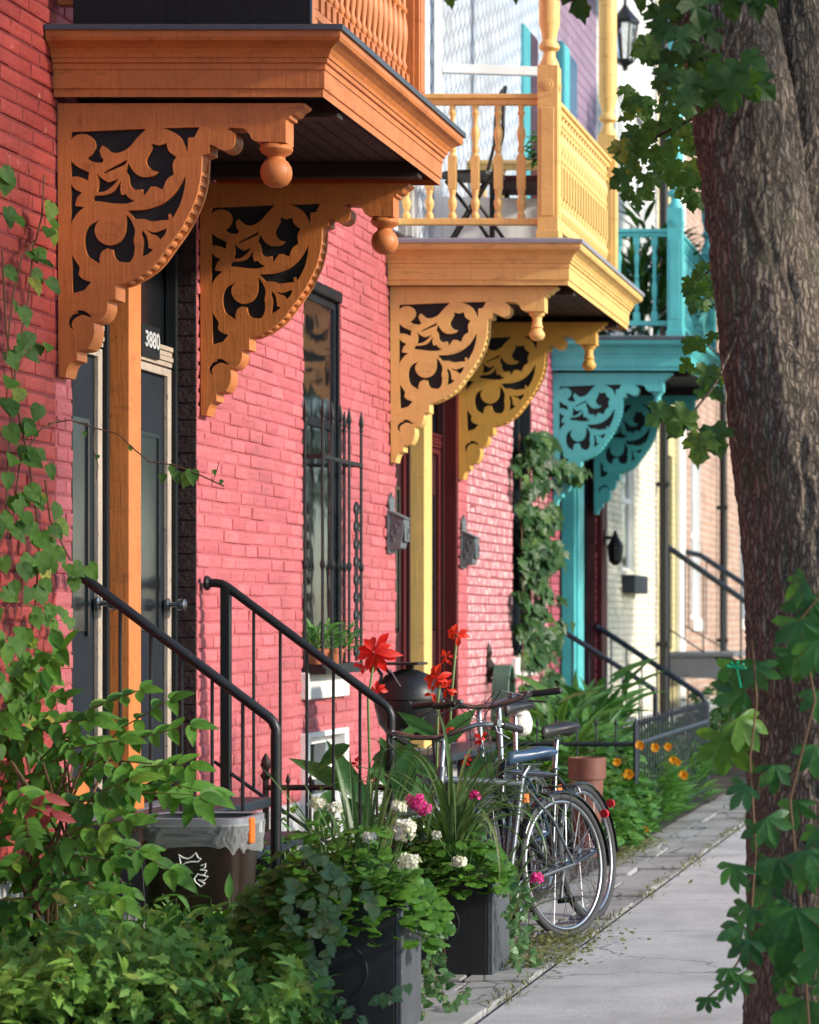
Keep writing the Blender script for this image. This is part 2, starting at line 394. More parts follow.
def smooth_poly(pts, sub=5, ang=50):
    n = len(pts); out = []; P2 = [Vector((p[0], p[1])) for p in pts]
    corner = []
    for i in range(n):
        a = P2[i] - P2[i - 1]; b = P2[(i + 1) % n] - P2[i]
        corner.append(a.length == 0 or b.length == 0 or abs(a.angle_signed(b)) > R(ang))
    for i in range(n):
        p0, p1, p2, p3 = P2[i - 1], P2[i], P2[(i + 1) % n], P2[(i + 2) % n]
        if (p2 - p1).length < 1e-9: continue
        m1 = (p2 - p1) if corner[i] else (p2 - p0) * .5
        m2 = (p2 - p1) if corner[(i + 1) % n] else (p3 - p1) * .5
        L = (p2 - p1).length
        if m1.length > 0: m1 = m1.normalized() * min(m1.length, L * 1.2)
        if m2.length > 0: m2 = m2.normalized() * min(m2.length, L * 1.2)
        for k in range(sub):
            t = k / sub; t2 = t * t; t3 = t2 * t
            q = p1 * (2 * t3 - 3 * t2 + 1) + m1 * (t3 - 2 * t2 + t) + p2 * (-2 * t3 + 3 * t2) + m2 * (t3 - t2)
            out.append((q.x, q.y))
    return out
def fill2d(outlines, t):
    """flat filled shape with holes, extruded to thickness t; returns verts, faces in (x,y,z) with z the thickness"""
    cu = bpy.data.curves.new('fret', 'CURVE'); cu.dimensions = '2D'; cu.fill_mode = 'BOTH'; cu.extrude = t / 2
    for o in outlines:
        sp = cu.splines.new('POLY'); sp.points.add(len(o) - 1)
        for i, p in enumerate(o): sp.points[i].co = (p[0], p[1], 0, 1)
        sp.use_cyclic_u = True
    ob = bpy.data.objects.new('fret', cu); COL.objects.link(ob)
    dg = bpy.context.evaluated_depsgraph_get(); me = bpy.data.meshes.new_from_object(ob.evaluated_get(dg))
    vs_ = [v.co.copy() for v in me.vertices]; fs_ = [tuple(p.vertices) for p in me.polygons]
    bpy.data.objects.remove(ob); bpy.data.curves.remove(cu); bpy.data.meshes.remove(me)
    return vs_, fs_
def text_mesh(body, size, t, parent, name, mat, loc, rot):
    cu = bpy.data.curves.new('txt', 'FONT'); cu.body = body; cu.size = size; cu.extrude = t; cu.align_x = 'CENTER'; cu.align_y = 'CENTER'
    cu.offset = size * .02
    ob = bpy.data.objects.new('txt', cu); COL.objects.link(ob)
    dg = bpy.context.evaluated_depsgraph_get(); me = bpy.data.meshes.new_from_object(ob.evaluated_get(dg))
    bpy.data.objects.remove(ob)
    o = bpy.data.objects.new(name, me); me.materials.clear(); me.materials.append(mat); COL.objects.link(o)
    o.parent = parent; o.location = loc; o.rotation_euler = rot; return o
# ================================================================ GROUND
def sheet(name, x0, x1, y0, y1, z, mat, nx=1, ny=1, amp=0):
    m = MB(); vs_ = []; fs_ = []
    for j in range(ny + 1):
        for i in range(nx + 1):
            x = x0 + (x1 - x0) * i / nx; y = y0 + (y1 - y0) * j / ny
            vs_.append((x, y, z + (amp * (noise.noise(Vector((x * 2, y * 2, 3)))) if amp else 0)))
    for j in range(ny):
        for i in range(nx): a = j * (nx + 1) + i; fs_.append((a, a + 1, a + nx + 2, a + nx + 1))
    m.add(vs_, fs_); return structure(m.build(name, mat, recalc=False))
sheet('ground', -400, 400, -400, 800, -.16, M['soil'])
sheet('garden_soil', -3.9, -2.45, 3, 60, .03, M['soil'], 10, 300, .03)
sheet('tree_strip_soil', -.92, .12, 2, 60, -.005, M['soil'], 8, 200, .02)
sheet('road', .30, 8.3, -30, 150, -.13, M['asphalt'])
k = MB()
for i in range(28): k.box(.13, .29, -4 + i * 2.4, -4 + i * 2.4 + 2.39, -.3, .01)
structure(k.build('kerb', M['concrete'], bevel=.012))
# concrete sidewalk slabs
sw = MB(); y = 1.0; js = [10.5, 11.92, 12.42, 14.0]; yy = [3.0, 4.5, 6.0, 7.5, 9.0] + js + [15.5 + 1.5 * i for i in range(24)]
for a, b in zip(yy, yy[1:]):
    dz = rnd(-.003, .003); sw.box(-1.965, -.93, a + .006, b - .006, -.12, dz)
structure(sw.build('sidewalk', M['concrete'], bevel=.006))
# old flagstones beside it
random.seed(3)
fs = MB(); y = 3.0
while y < 50:
    L = rnd(.35, .75); x = -2.62
    while x < -1.99:
        w = rnd(.28, .42); x2 = min(x + w, -1.985)
        if -1.985 - x2 < .12: x2 = -1.985
        dz = rnd(-.012, .010); tl = rnd(-.004, .004)
        j = [rnd(-.012, .012) for _ in range(4)]
        vs_ = [(x + .008, y + .008 + j[0], 0), (x2 - .008, y + .008 + j[1], 0), (x2 - .008, y + L - .008 + j[1] * .5, 0), (x + .008, y + L - .008 + j[3], 0)]
        fs.add([(p[0], p[1], -.12) for p in vs_] + [(p[0], p[1], dz + tl * (i in (1, 2))) for i, p in enumerate(vs_)],
               [(4, 5, 6, 7), (0, 1, 5, 4), (1, 2, 6, 5), (2, 3, 7, 6), (3, 0, 4, 7)])
        x = x2
    y += L
structure(fs.build('flagstone_path', M['pavers'], bevel=.006))

# ================================================================ HOUSE PIECES
JT = {}
def joint(mat):
    if mat.name not in JT:
        k_ = {'cream_painted_brick': (.52, .47, .36), 'pink_painted_brick': (.40, .095, .105), 'rose_painted_brick': (.26, .06, .07), 'shade_toned_pink_brick': (.20, .03, .03)}.get(mat.name, (.16, .03, .045))
        JT[mat.name] = plain('grimy_joint', k_, .8, .35, 0, .003, 30)
    return JT[mat.name]
def cells(y0, y1, z0, z1, ops):
    ys = sorted({y0, y1} | {v for o in ops for v in o[:2] if y0 < v < y1}); zs = sorted({z0, z1} | {v for o in ops for v in o[2:] if z0 < v < z1})
    for a, b in zip(ys, ys[1:]):
        for c, d in zip(zs, zs[1:]):
            my, mz = (a + b) / 2, (c + d) / 2
            if not any(o[0] < my < o[1] and o[2] < mz < o[3] for o in ops): yield a, b, c, d
def brick(m, y0, y1, z0, z1, X, d, seed):
    """one painted brick with soft worn edges, facing +X"""
    e = .008; j = lambda k: (noise.noise(Vector((seed, k, 5.5))) * .0055)
    if y1 - y0 < .03: e = .004
    o = [(X - .016, y0, z0), (X - .016, y1, z0), (X - .016, y1, z1), (X - .016, y0, z1)]
    a = [(X + d - .0025 + j(1), y0 + e * .45, z0 + e * .45), (X + d - .0025 + j(2), y1 - e * .45, z0 + e * .45), (X + d - .0025 + j(3), y1 - e * .45, z1 - e * .45), (X + d - .0025 + j(4), y0 + e * .45, z1 - e * .45)]
    i = [(X + d + j(1), y0 + e * 1.6, z0 + e * 1.6), (X + d + j(2), y1 - e * 1.6, z0 + e * 1.6), (X + d + j(3), y1 - e * 1.6, z1 - e * 1.6), (X + d + j(4), y0 + e * 1.6, z1 - e * 1.6)]
    fs_ = [(8, 9, 10, 11)]
    for b in (0, 4):
        for q in range(4): fs_.append((b + q, b + (q + 1) % 4, b + 4 + (q + 1) % 4, b + 4 + q))
    m.add(o + a + i, fs_)
def wall(name, y0, y1, z0, z1, ops, mat, parent, org, bricks=True, X=WX, arches=()):
    m = MB()
    for a, b, c, d in cells(y0, y1, z0, z1, ops): m.box(X - .30, X - (.0075 if bricks else .006), a, b, c, d, 1 if bricks else 0)
    if bricks:
        h = .0640; L = .212; g = .0062; r = 0; z = z0
        while z < z1 - .02:
            zt = min(z + h, z1); off = -(r % 2) * L / 2 + (rnd(-.02, .02)); y = y0 + off
            while y < y1:
                ln = L + rnd(-.012, .012)
                a, b = max(y, y0), min(y + ln, y1)
                segs = [(a + .0022, b - .0022)]
                for o in ops:
                    if o[2] < z + h * .5 < o[3]:
                        ns = []
                        for s0, s1 in segs:
                            if s1 <= o[0] or s0 >= o[1]: ns.append((s0, s1)); continue
                            if s0 < o[0]: ns.append((s0, o[0]))
                            if s1 > o[1]: ns.append((o[1], s1))
                        segs = ns
                for s0, s1 in segs:
                    if s1 - s0 > .02: wv = .006 * noise.noise(Vector((s0 * .9, z * .6, 1.7))) + .002 * noise.noise(Vector((s0 * 5, z * 9, 1.7))); brick(m, s0, s1, z + wv + g / 2 + rnd(-.0015, .0015), zt + wv - g / 2 + rnd(-.0015, .0015), X, rnd(-.004, .003) + (rnd(-.004, .003) if random.random() < .12 else 0), r * 7.13 + y * 3.7)
                y += ln
            z += h; r += 1
    return m.build(name, [mat, joint(mat)] if bricks else mat, parent, org, recalc=False)
def reveal(y, z0, z1, depth, sign, mat, parent, org, name='door_reveal'):
    """masonry return of an opening, on the jamb at y; sign -1 faces the camera"""
    m = MB(); t = .004; z = z0; r = 0
    m.box(WX - depth, WX - .004, min(y, y + sign * t), max(y, y + sign * t), z0, z1)
    while z < z1:
        zt = min(z + .0785, z1)
        m.box(WX - depth + .001, WX - .004, min(y + sign * t, y + sign * (t + .005)), max(y + sign * t, y + sign * (t + .005)), z + .004, zt - .004)
        z = zt
    return m.build(name, mat, parent, org, bevel=.003)

# ---- fretwork bracket traced from the photo (units of a 1280 px/m zoom)
OUT = [(35,35),(1300,35),(1290,50),(1268,62),(1255,80),(1245,88),(1225,92),(1222,110),(1203,112),(1203,235),(1060,230),(1035,222),(1022,205),(1012,185),(990,163),(915,158),(905,168),(925,178),(940,195),(943,220),(935,250),(915,270),(890,276),(862,268),(835,250),(811,248),(811,290),(773,300),(771,360),(764,430),(742,520),(712,590),(675,660),(630,725),(583,790),(545,842),(500,885),(440,925),(370,958),(332,964),(332,1038),(288,1042),(290,1080),(275,1122),(245,1150),(222,1153),(219,1162),(222,1200),(213,1250),(190,1290),(165,1298),(135,1300),(135,1350),(110,1356),(88,1385),(75,1436),(40,1436)]
HOLES = [
 [(103,182),(490,165),(440,215),(400,262),(350,288),(310,285),(285,265),(265,250),(250,275),(258,305),(272,325),(262,340),(230,338),(205,330),(185,315),(215,290),(228,250),(215,215),(185,195),(150,193),(120,205),(103,225)],
 [(570,162),(762,157),(745,190),(735,208),(703,212),(700,290),(690,260),(670,220),(640,190),(600,170)],
 [(515,240),(555,250),(592,238),(605,280),(643,310),(625,345),(630,400),(595,425),(572,478),(540,462),(512,462),(478,510),(468,475),(430,480),(405,455),(400,410),(385,385),(397,340),(425,385),(460,410),(500,412),(530,403),(548,385),(520,378),(495,355),(487,325),(505,290),(518,265)],
 [(103,330),(130,355),(165,375),(197,388),(190,432),(165,418),(135,410),(103,412)],
 [(103,452),(130,478),(160,492),(135,520),(125,560),(172,566),(135,600),(103,650)],
 [(265,390),(310,365),(350,345),(392,322),(382,347),(340,367),(295,387),(275,397)],
 [(235,395),(262,420),(295,440),(325,430),(350,420),(320,455),(280,485),(235,490),(245,455),(245,425)],
 [(218,520),(230,507),(270,505),(320,487),(362,430),(355,470),(362,505),(385,500),(400,520),(430,535),(390,548),(330,548),(270,540),(218,535)],
 [(690,405),(685,470),(665,545),(625,625),(612,600),(600,605),(605,632),(560,635),(520,640),(480,628),(430,628),(395,584),(430,582),(490,578),(560,555),(620,510),(660,460)],
 [(248,632),(190,670),(172,740),(185,810),(215,835),(252,858),(250,830),(262,795),(290,778),(318,785),(325,820),(345,842),(380,850),(407,848),(425,815),(430,770),(425,735),(432,690),(422,655),(405,625),(386,604),(388,640),(380,700),(350,745),(300,762),(255,745),(228,705),(228,665)],
 [(480,668),(500,686),(530,696),(555,690),(595,675),(585,705),(560,735),(540,712),(510,700)],
 [(470,685),(490,712),(498,745),(500,775),(525,785),(495,808),(465,822),(472,780),(475,740),(465,705)],
 [(108,811),(130,846),(148,876),(142,911),(165,936),(208,951),(185,976),(172,991),(140,1001),(110,1009)],
 [(88,1144),(110,1118),(135,1111),(135,1096),(165,1096),(195,1114),(212,1136),(175,1121),(150,1121),(117,1144),(108,1171),(118,1196),(98,1181),(90,1161)],
]
K = 1 / 1280.0
def cv(p): return ((p[0] - 36) * K, -(p[1] - 35) * K)
BT = .115
def make_bracket_meshes():
    o = smooth_poly([cv(p) for p in OUT], 4, 40); hs = [smooth_poly([cv(p) for p in h], 4, 45) for h in HOLES]
    m = MB()
    for y in (0, BT - .016):
        vs_, fs_ = fill2d([o] + hs, .016)
        m.add([(v.x, y + .008 - v.z, v.y) for v in vs_], fs_)
    # the fluted channel keeps clear of the curved edge
    inner = []
    for i, p in enumerate(OUT):
        q = cv(p)
        if 28 <= i <= 38: q = (q[0] - .010, q[1] + .007)
        inner.append(q)
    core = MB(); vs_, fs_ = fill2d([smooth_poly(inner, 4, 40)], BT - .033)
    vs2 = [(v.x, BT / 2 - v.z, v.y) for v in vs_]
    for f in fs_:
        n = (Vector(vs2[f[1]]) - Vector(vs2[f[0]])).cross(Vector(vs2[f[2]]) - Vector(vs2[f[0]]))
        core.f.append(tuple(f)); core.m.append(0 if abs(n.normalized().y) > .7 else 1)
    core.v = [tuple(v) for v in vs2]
    # beads
    bd = MB(); arc = [Vector(cv(p)) for p in OUT[28:39]]; seg = [(arc[i + 1] - arc[i]).length for i in range(len(arc) - 1)]; T = sum(seg); n = 15
    for k_ in range(n):
        d = T * (k_ + .5) / n; i = 0
        while d > seg[i] and i < len(seg) - 1: d -= seg[i]; i += 1
        p = arc[i].lerp(arc[i + 1], d / seg[i]); tg = (arc[i + 1] - arc[i]).normalized(); nr = Vector((-tg.y, tg.x))
        if nr.dot(Vector((1, -1))) < 0: nr = -nr
        h = T / n * .40; vs_ = []
        for u, w_, q in ((-h, -.018, .018), (h, -.018, .018), (h, -.018, BT - .018), (-h, -.018, BT - .018), (-h * .1, -.001, .022), (h * .8, -.001, .022), (h * .8, -.001, BT - .022), (-h * .1, -.001, BT - .022)):
            a = p + tg * u + nr * w_; vs_.append((a.x, q, a.y))
        bd.add(vs_, [(0, 3, 2, 1), (4, 5, 6, 7), (0, 1, 5, 4), (1, 2, 6, 5), (2, 3, 7, 6), (3, 0, 4, 7)])
    # two wooden blocks that fill the corbel end beside the pendant
    return m, core, bd
BM = make_bracket_meshes()
def pendant_mb(kind):
    m = MB(); c = (.858, BT / 2, -.150)
    if kind == 0: prof = [(.045, 0), (.062, -.012), (.066, -.026), (.058, -.040), (.040, -.050), (.034, -.058), (.036, -.066), (.048, -.076), (.059, -.095), (.063, -.118), (.059, -.142), (.046, -.163), (.026, -.175), (.004, -.179)]
    else: prof = [(.040, 0), (.047, -.012), (.044, -.024), (.030, -.036), (.027, -.060), (.031, -.085), (.038, -.098), (.030, -.108), (.036, -.120), (.046, -.138), (.047, -.152), (.038, -.170), (.020, -.182), (.004, -.185)]
    return m.lathe(c, prof, 24)
BR_CACHE = {}
def bracket(parent, org, D, key, kind, scale=1.0, ztop=3.53):
    if key not in BR_CACHE:
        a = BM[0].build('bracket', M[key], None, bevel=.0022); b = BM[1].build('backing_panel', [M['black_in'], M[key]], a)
        c = BM[2].build('bead_trim', M[key], a, bevel=.002); d = pendant_mb(kind).build('pendant', M[key], a, smooth='auto')
        BR_CACHE[key] = (a, [b, c, d])
    else:
        a0, ch = BR_CACHE[key]; a = a0.copy(); COL.objects.link(a)
        for q in ch: w_ = q.copy(); COL.objects.link(w_); w_.parent = a
    a.parent = parent; a.location = Vector((WX + .003, D, ztop)) - Vector(org); a.scale = (scale, 1, scale)
    return a

PROF = [(0, 0), (0, .030), (.007, .034), (.007, .105), (.012, .108), (.012, .130), (.022, .134), (.024, .150), (.030, .152), (.034, .166), (.046, .184), (.066, .198), (.086, .208), (.092, .222), (.092, .246)]
FLASH = [(.092, .246), (.104, .246), (.104, .268), (.02, .285)]
def sweep(m, prof, proj, y0, y1, z, mi=0):
    """profile carried round the three free sides of a balcony with mitred corners"""
    n = len(prof); vs_ = []
    for o, h in prof:
        x = WX + proj + o
        vs_ += [(WX + .002, y0 - o, z + h), (x, y0 - o, z + h), (x, y1 + o, z + h), (WX + .002, y1 + o, z + h)]
    fs_ = []
    for i in range(n - 1):
        for k_ in range(3): a = i * 4 + k_; fs_.append((a, a + 1, a + 5, a + 4))
    m.add(vs_, fs_, mi)

def baluster_mb(h, r, slim=1):
    m = MB(); s_ = r
    m.box(-s_, s_, -s_, s_, 0, h * .10)
    prof = [(s_ * .9, h * .10), (s_ * .55, h * .12), (s_ * .85, h * .15), (s_ * .5, h * .19), (s_ * .75, h * .27), (s_ * .95, h * .36), (s_ * .9, h * .42), (s_ * .55, h * .5), (s_ * .9, h * .53), (s_ * .55, h * .56), (s_ * .65, h * .66), (s_ * .9, h * .76), (s_ * .55, h * .82), (s_ * .9, h * .86), (s_ * .9, h * .9)]
    m.lathe((0, 0, 0), prof, 12); m.box(-s_, s_, -s_, s_, h * .9, h)
    return m
def yellow_baluster(h):
    m = MB(); s_ = .024
    m.lathe((0, 0, 0), [(0.024, 0), (0.027, h * .03), (0.016, h * .06), (0.027, h * .12), (0.029, h * .15), (0.016, h * .19), (0.022, h * .23), (0.024, h * .26)], 12)
    m.box(-s_, s_, -s_, s_, h * .26, h * .55)
    m.lathe((0, 0, 0), [(0.024, h * .55), (0.015, h * .58), (0.024, h * .61), (0.015, h * .65), (0.026, h * .73), (0.027, h * .77), (0.013, h * .83), (0.016, h * .90), (0.024, h * .93), (0.016, h * .96), (0.022, h)], 12)
    return m
def column_mb(z0, h1, h2, s_, r):
    """square panelled newel to h1, turned column above to h2"""
    m = MB(); m.box(-s_, s_, -s_, s_, z0, h1)
    m.box(-s_ * 1.12, s_ * 1.12, -s_ * 1.12, s_ * 1.12, z0, z0 + .05)
    for a in (-1, 1):
        m.box(-s_ * .62, s_ * .62, a * s_ - .004 if a > 0 else -s_ - .004, a * s_ + .004 if a > 0 else -s_ + .004, z0 + .14, h1 - .26)
        m.box(a * s_ - .004, a * s_ + .004, -s_ * .62, s_ * .62, z0 + .14, h1 - .26)
        m.lathe((0, a * s_, h1 - .12), [(.035, -.006), (.035, .006)], 16, 0, 'Y'); m.lathe((a * s_, 0, h1 - .12), [(.035, -.006), (.035, .006)], 16, 0, 'X')
        m.lathe((0, a * s_, h1 - .12), [(.018, -.010), (.018, .010)], 12, 0, 'Y'); m.lathe((a * s_, 0, h1 - .12), [(.018, -.010), (.018, .010)], 12, 0, 'X')
    prof = [(s_, h1), (s_ * .95, h1 + .02), (r * .62, h1 + .06), (r * .6, h1 + .09), (r * .98, h1 + .11), (r * .98, h1 + .13), (r * .68, h1 + .16), (r * .75, h1 + .20), (r, h1 + .26), (r, h1 + .9), (r * .93, h2 - .3), (r * .7, h2 - .24), (r * .95, h2 - .2), (r * .7, h2 - .16), (s_, h2 - .1), (s_, h2)]
    m.lathe((0, 0, 0), prof, 20); return m

def balcony(house, org, y0, y1, key, flash, zb=3.55, proj=1.08, nb_end=7, spacing=.105, kind=0, hcol=2.6, rail_h=.89, roof=True):
    m = MB(); sweep(m, PROF, proj, y0, y1, zb)
    bal = m.build('balcony', M[key], house, org, recalc=True)
    f = MB(); sweep(f, FLASH, proj, y0, y1, zb); f.build('deck_flashing', M[flash], bal, org)
    top = zb + .285
    s_ = MB(); n = 14; w_ = proj / n
    for i in range(n): s_.box(WX + .002 + i * w_ + .003, WX + (i + 1) * w_ - .001, y0 + .002, y1 - .002, zb + .045, zb + .07)
    s_.box(WX + .002, WX + proj - .002, y0 + .004, y1 - .004, zb + .075, zb + .24)
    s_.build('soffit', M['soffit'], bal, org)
    d = MB(); d.box(WX + .002, WX + proj + .03, y0 - .03, y1 + .03, zb + .25, top + .001); d.build('deck', M['greyflash'], bal, org)
    for ja in (y0 + .30, y1 - .38): lb = MB(); lb.box(WX + .003, WX + proj - .02, ja, ja + .08, zb - .022, zb + .04); lb.build('soffit_joist', M['soffit'], bal, org)
    # railing posts
    xi = WX + proj - .125; ya, yb = y0 + .06, y1 - .10
    col = column_mb(0, 1.06, hcol, .062, .064)
    src = None
    for (x, y) in ((xi, ya), (xi, yb)):
        if src is None: src = col.build('porch_post', M[key], bal, (0, 0, 0), smooth='auto', bevel=.002); c = src
        else: c = inst(src, bal)
        c.location = Vector((x, y, top)) - Vector(org)
    for (yy_, nm) in ((ya, 'r'), (yb, 'r')):
        h = MB(); h.box(WX + .002, xi - .063, yy_ - .026, yy_ + .026, top + .09, top + .13); h.build('bottom_rail', M[key], bal, org, bevel=.005)
        h = MB(); h.box(WX + .002, xi - .063, yy_ - .038, yy_ + .038, top + rail_h - .03, top + rail_h); h.box(WX + .002, xi - .063, yy_ - .024, yy_ + .024, top + rail_h - .065, top + rail_h - .03)
        h.build('hand_rail', M[key], bal, org, bevel=.005)
    h = MB(); h.box(xi - .026, xi + .026, ya + .063, yb - .063, top + .09, top + .13); h.build('bottom_rail', M[key], bal, org, bevel=.005)
    h = MB(); h.box(xi - .038, xi + .038, ya + .063, yb - .063, top + rail_h - .03, top + rail_h); h.box(xi - .024, xi + .024, ya + .063, yb - .063, top + rail_h - .065, top + rail_h - .03)
    if kind == 1:
        for z_ in (rail_h - .155, .235): h2 = MB(); h2.box(xi - .012, xi + .012, ya + .063, yb - .063, top + z_, top + z_ + .02); h2.build('mid_rail', M[key], bal, org)
    h.build('hand_rail', M[key], bal, org, bevel=.005)
    bh = rail_h - .065 - .13
    b0 = (yellow_baluster(bh) if kind == 1 else baluster_mb(bh, .026)).build('baluster', M[key], bal, smooth='auto')
    pts = []
    n = nb_end
    for yy_ in (ya, yb):
        for i in range(n): pts.append((WX + .06 + (xi - .13 - WX - .06) * (i + .3) / (n - .4), yy_))
    y = ya + .063 + spacing * .6
    while y < yb - .08: pts.append((xi, y)); y += spacing
    pts = pts[:98]
    for i, (x, y) in enumerate(pts):
        c = b0 if i == 0 else inst(b0, bal)
        c.location = Vector((x, y, top + .13)) - Vector(org)
    if roof:
        r = MB(); r.box(WX + .002, WX + proj + .05, y0 - .05, y1 + .05, top + hcol + .001, top + hcol + .16); r.build('porch_roof', M[key], bal, org, bevel=.01)
    return bal

def door_pair(house, org, y0, y1, z0, zt, yp0, yp1, frame, leaf, trim, transom, knob=True, number=None, X=WX - .10):
    """two tall doors with transoms, a masonry recess and a wide post between them"""
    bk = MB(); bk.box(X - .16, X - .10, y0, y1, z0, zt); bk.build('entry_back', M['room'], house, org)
    ztr = z0 + 2.00
    for (a, b) in ((y0, yp0), (yp1, y1)):
        f = MB(); j = .055
        f.box(X - .06, X + .012, a + .001, a + j, z0, zt - .001); f.box(X - .06, X + .012, b - j, b - .001, z0, zt - .001)
        f.box(X - .06, X + .012, a + j, b - j, zt - .07, zt - .001)
        f.box(X - .02, X + .030, b - j - .018, b - j + .012, z0, zt - .07)
        dr = f.build('door_frame', M[frame], house, org, bevel=.004)
        t_ = MB()
        for i in range(4): t_.box(X - .05, X + .012 + .006 * (i % 2), a + j, b - j - .02, ztr + .024 * i, ztr + .024 * i + .021)
        t_.build('transom_bar', M[transom], dr, org, bevel=.002)
        g = MB(); g.box(X - .035, X - .029, a + j, b - j, ztr + .10, zt - .07); g.build('transom_pane', M['glass_dark'], dr, org)
        l = MB(); ya, yb = a + j + .004, b - j - .022
        l.box(X - .05, X - .012, ya, yb, z0 + .03, ztr - .02)
        d = l.build('door', M[leaf], house, org, bevel=.004)
        e = MB(); e.box(X - .012, X + .010, yb - .05, yb, z0 + .03, ztr - .008); e.box(X - .012, X + .010, ya, yb - .05, ztr - .045, ztr - .008); 
        e.build('door_edge', M[trim], d, org, bevel=.004)
        q = MB(); q.box(X - .012, X - .004, ya + .09, yb - .16, z0 + .78, z0 + 1.66); q.box(X - .012, X + .004, ya + .07, ya + .09, z0 + .76, z0 + 1.68); q.box(X - .012, X + .004, yb - .16, yb - .14, z0 + .76, z0 + 1.68); q.box(X - .012, X + .004, ya + .09, yb - .16, z0 + 1.66, z0 + 1.68)
        q.build('door_pane', [M['glass_dark']], d, org)
        kp = MB(); kp.box(X - .012, X - .002, ya + .10, yb - .12, z0 + .04, z0 + .17); kp.build('kick_panel', M[trim if frame != 'frame_black' else 'orange'], d, org, bevel=.006)
        if knob:
            kn = MB(); kn.lathe((X + .008, yb - .055, z0 + .90), [(.030, 0), (.030, .006), (.012, .010), (.012, .045), (.026, .052), (.032, .066), (.028, .082), (.012, .088)], 18, 0, 'X')
            kn.build('door_knob', M['chrome'], d, org, smooth='auto')
    return X

def window(house, org, y0, y1, z0, z1, frame='frame_black', depth=.10, sill='sill', mid=.5, curtain=True, arch=0):
    X = WX - depth
    f = MB(); w_ = .045
    f.box(X - .05, X, y0, y0 + w_, z0, z1); f.box(X - .05, X, y1 - w_, y1, z0, z1); f.box(X - .05, X, y0 + w_, y1 - w_, z1 - w_, z1); f.box(X - .05, X, y0 + w_, y1 - w_, z0, z0 + w_)
    zm = z0 + (z1 - z0) * mid; f.box(X - .05, X + .006, y0 + w_, y1 - w_, zm - .025, zm + .025)
    f.box(X, WX - .012, y1 - .012, y1 - .001, z0, z1); f.box(X, WX - .012, y0 + .001, y0 + .012, z0, z1)
    o = f.build('window', M[frame], house, org, bevel=.003)
    g = MB(); g.box(X - .012, X - .008, y0 + w_, y1 - w_, z0 + w_, z1 - w_); g.build('pane', M['glass'], o, org)
    if curtain:
        c = MB(); n = 60; vs_ = []
        for i in range(n + 1):
            y = y0 + (y1 - y0) * i / n; dx = .012 * math.sin(i * 1.3) + .01 * noise.noise(Vector((y * 9, 0, 0)))
            vs_ += [(X - .058 + dx, y, z0 + .02), (X - .058 + dx, y, z1 - .02)]
        c.add(vs_, [(2 * i, 2 * i + 2, 2 * i + 3, 2 * i + 1) for i in range(n)]); c.build('curtain', M['curtain'], o, org, smooth=True, recalc=False)
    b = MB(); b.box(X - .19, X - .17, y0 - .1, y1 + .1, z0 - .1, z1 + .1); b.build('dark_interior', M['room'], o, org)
    if sill:
        s_ = MB(); s_.box(WX - .09, WX + .035, y0 - .05, y1 + .05, z0 - .15, z0 - .002); s_.build('window_sill', M[sill], house, org, bevel=.008)
    return o

def foundation(house, org, y0, y1, h=.5, ops=()):
    m = MB(); z = 0
    for r in range(2):
        y = y0 - (r % 2) * .2
        while y < y1:
            L = rnd(.42, .62); a, b = max(y, y0) + .004, min(y + L, y1) - .004
            if b - a > .05: m.box(WX - .3, WX + .018 + rnd(-.004, .004), a, b, z + .004 - (.2 if r == 0 else 0), z + h / 2 - .004)
            y += L
        z += h / 2
    m.box(WX - .29, WX + .006, y0, y1, -.2, h)
    m.build('foundation', M['stone'], house, org, bevel=.012)
def cornice(house, org, y0, y1, z, mat):
    m = MB(); m.box(WX - .28, WX + .25, y0 + .005, y1 - .005, z, z + .12); m.box(WX - .28, WX + .15, y0 + .01, y1 - .01, z - .12, z)
    m.build('roof_cornice', mat, house, org, bevel=.01)
    r = MB(); r.box(WX - 9, WX - .3, y0 + .003, y1 - .003, z - .2, z - .05); r.build('roof', M['slate'], house, org)
    b = MB(); b.box(WX - 9, WX - 8.8, y0 + .003, y1 - .003, 0, z - .2); b.build('rear_wall', mat, house, org)

random.seed(11)
# ---------------------------------------------------------------- orange porch house
og = Vector((WX, 12.0, 0))
H1 = empty('row_house', og, 'bright pink brick house with the orange carved porch and black doors', 'house')
ops = [(10.68, 12.30, .60, 3.47), (14.14, 14.92, 1.19, 3.30), (14.14, 14.92, .40, .83)]
wall('wall', 6.0, 10.50, .5, 4.3, [], M['pink_shade'], H1, og); wall('wall', 10.502, 15.80, .5, 4.3, ops, M['pink'], H1, og)
wall('upper_wall', 6.0, 15.80, 4.301, 8.0, [], M['pink'], H1, og, bricks=True)
foundation(H1, og, 6.0, 15.80)
cornice(H1, og, 6.0, 15.8, 8.0, M['orange'])
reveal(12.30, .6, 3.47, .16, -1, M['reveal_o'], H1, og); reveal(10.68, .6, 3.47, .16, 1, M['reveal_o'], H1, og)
door_pair(H1, og, 10.685, 12.28, .64, 3.46, 11.36, 11.54, 'frame_black', 'door_slate', 'trim_tan', 'trim_tan')
m = MB(); m.box(WX - .10, WX - .006, 11.372, 11.528, .64, 3.52); m.box(WX - .10, WX + .004, 11.36, 11.54, .64, .80); m.build('door_post', M['orange'], H1, og, bevel=.004)
m = MB(); m.box(WX - .13, WX + .005, 10.68, 12.30, .50, .64); m.build('threshold', M['stepwood'], H1, og, bevel=.01)
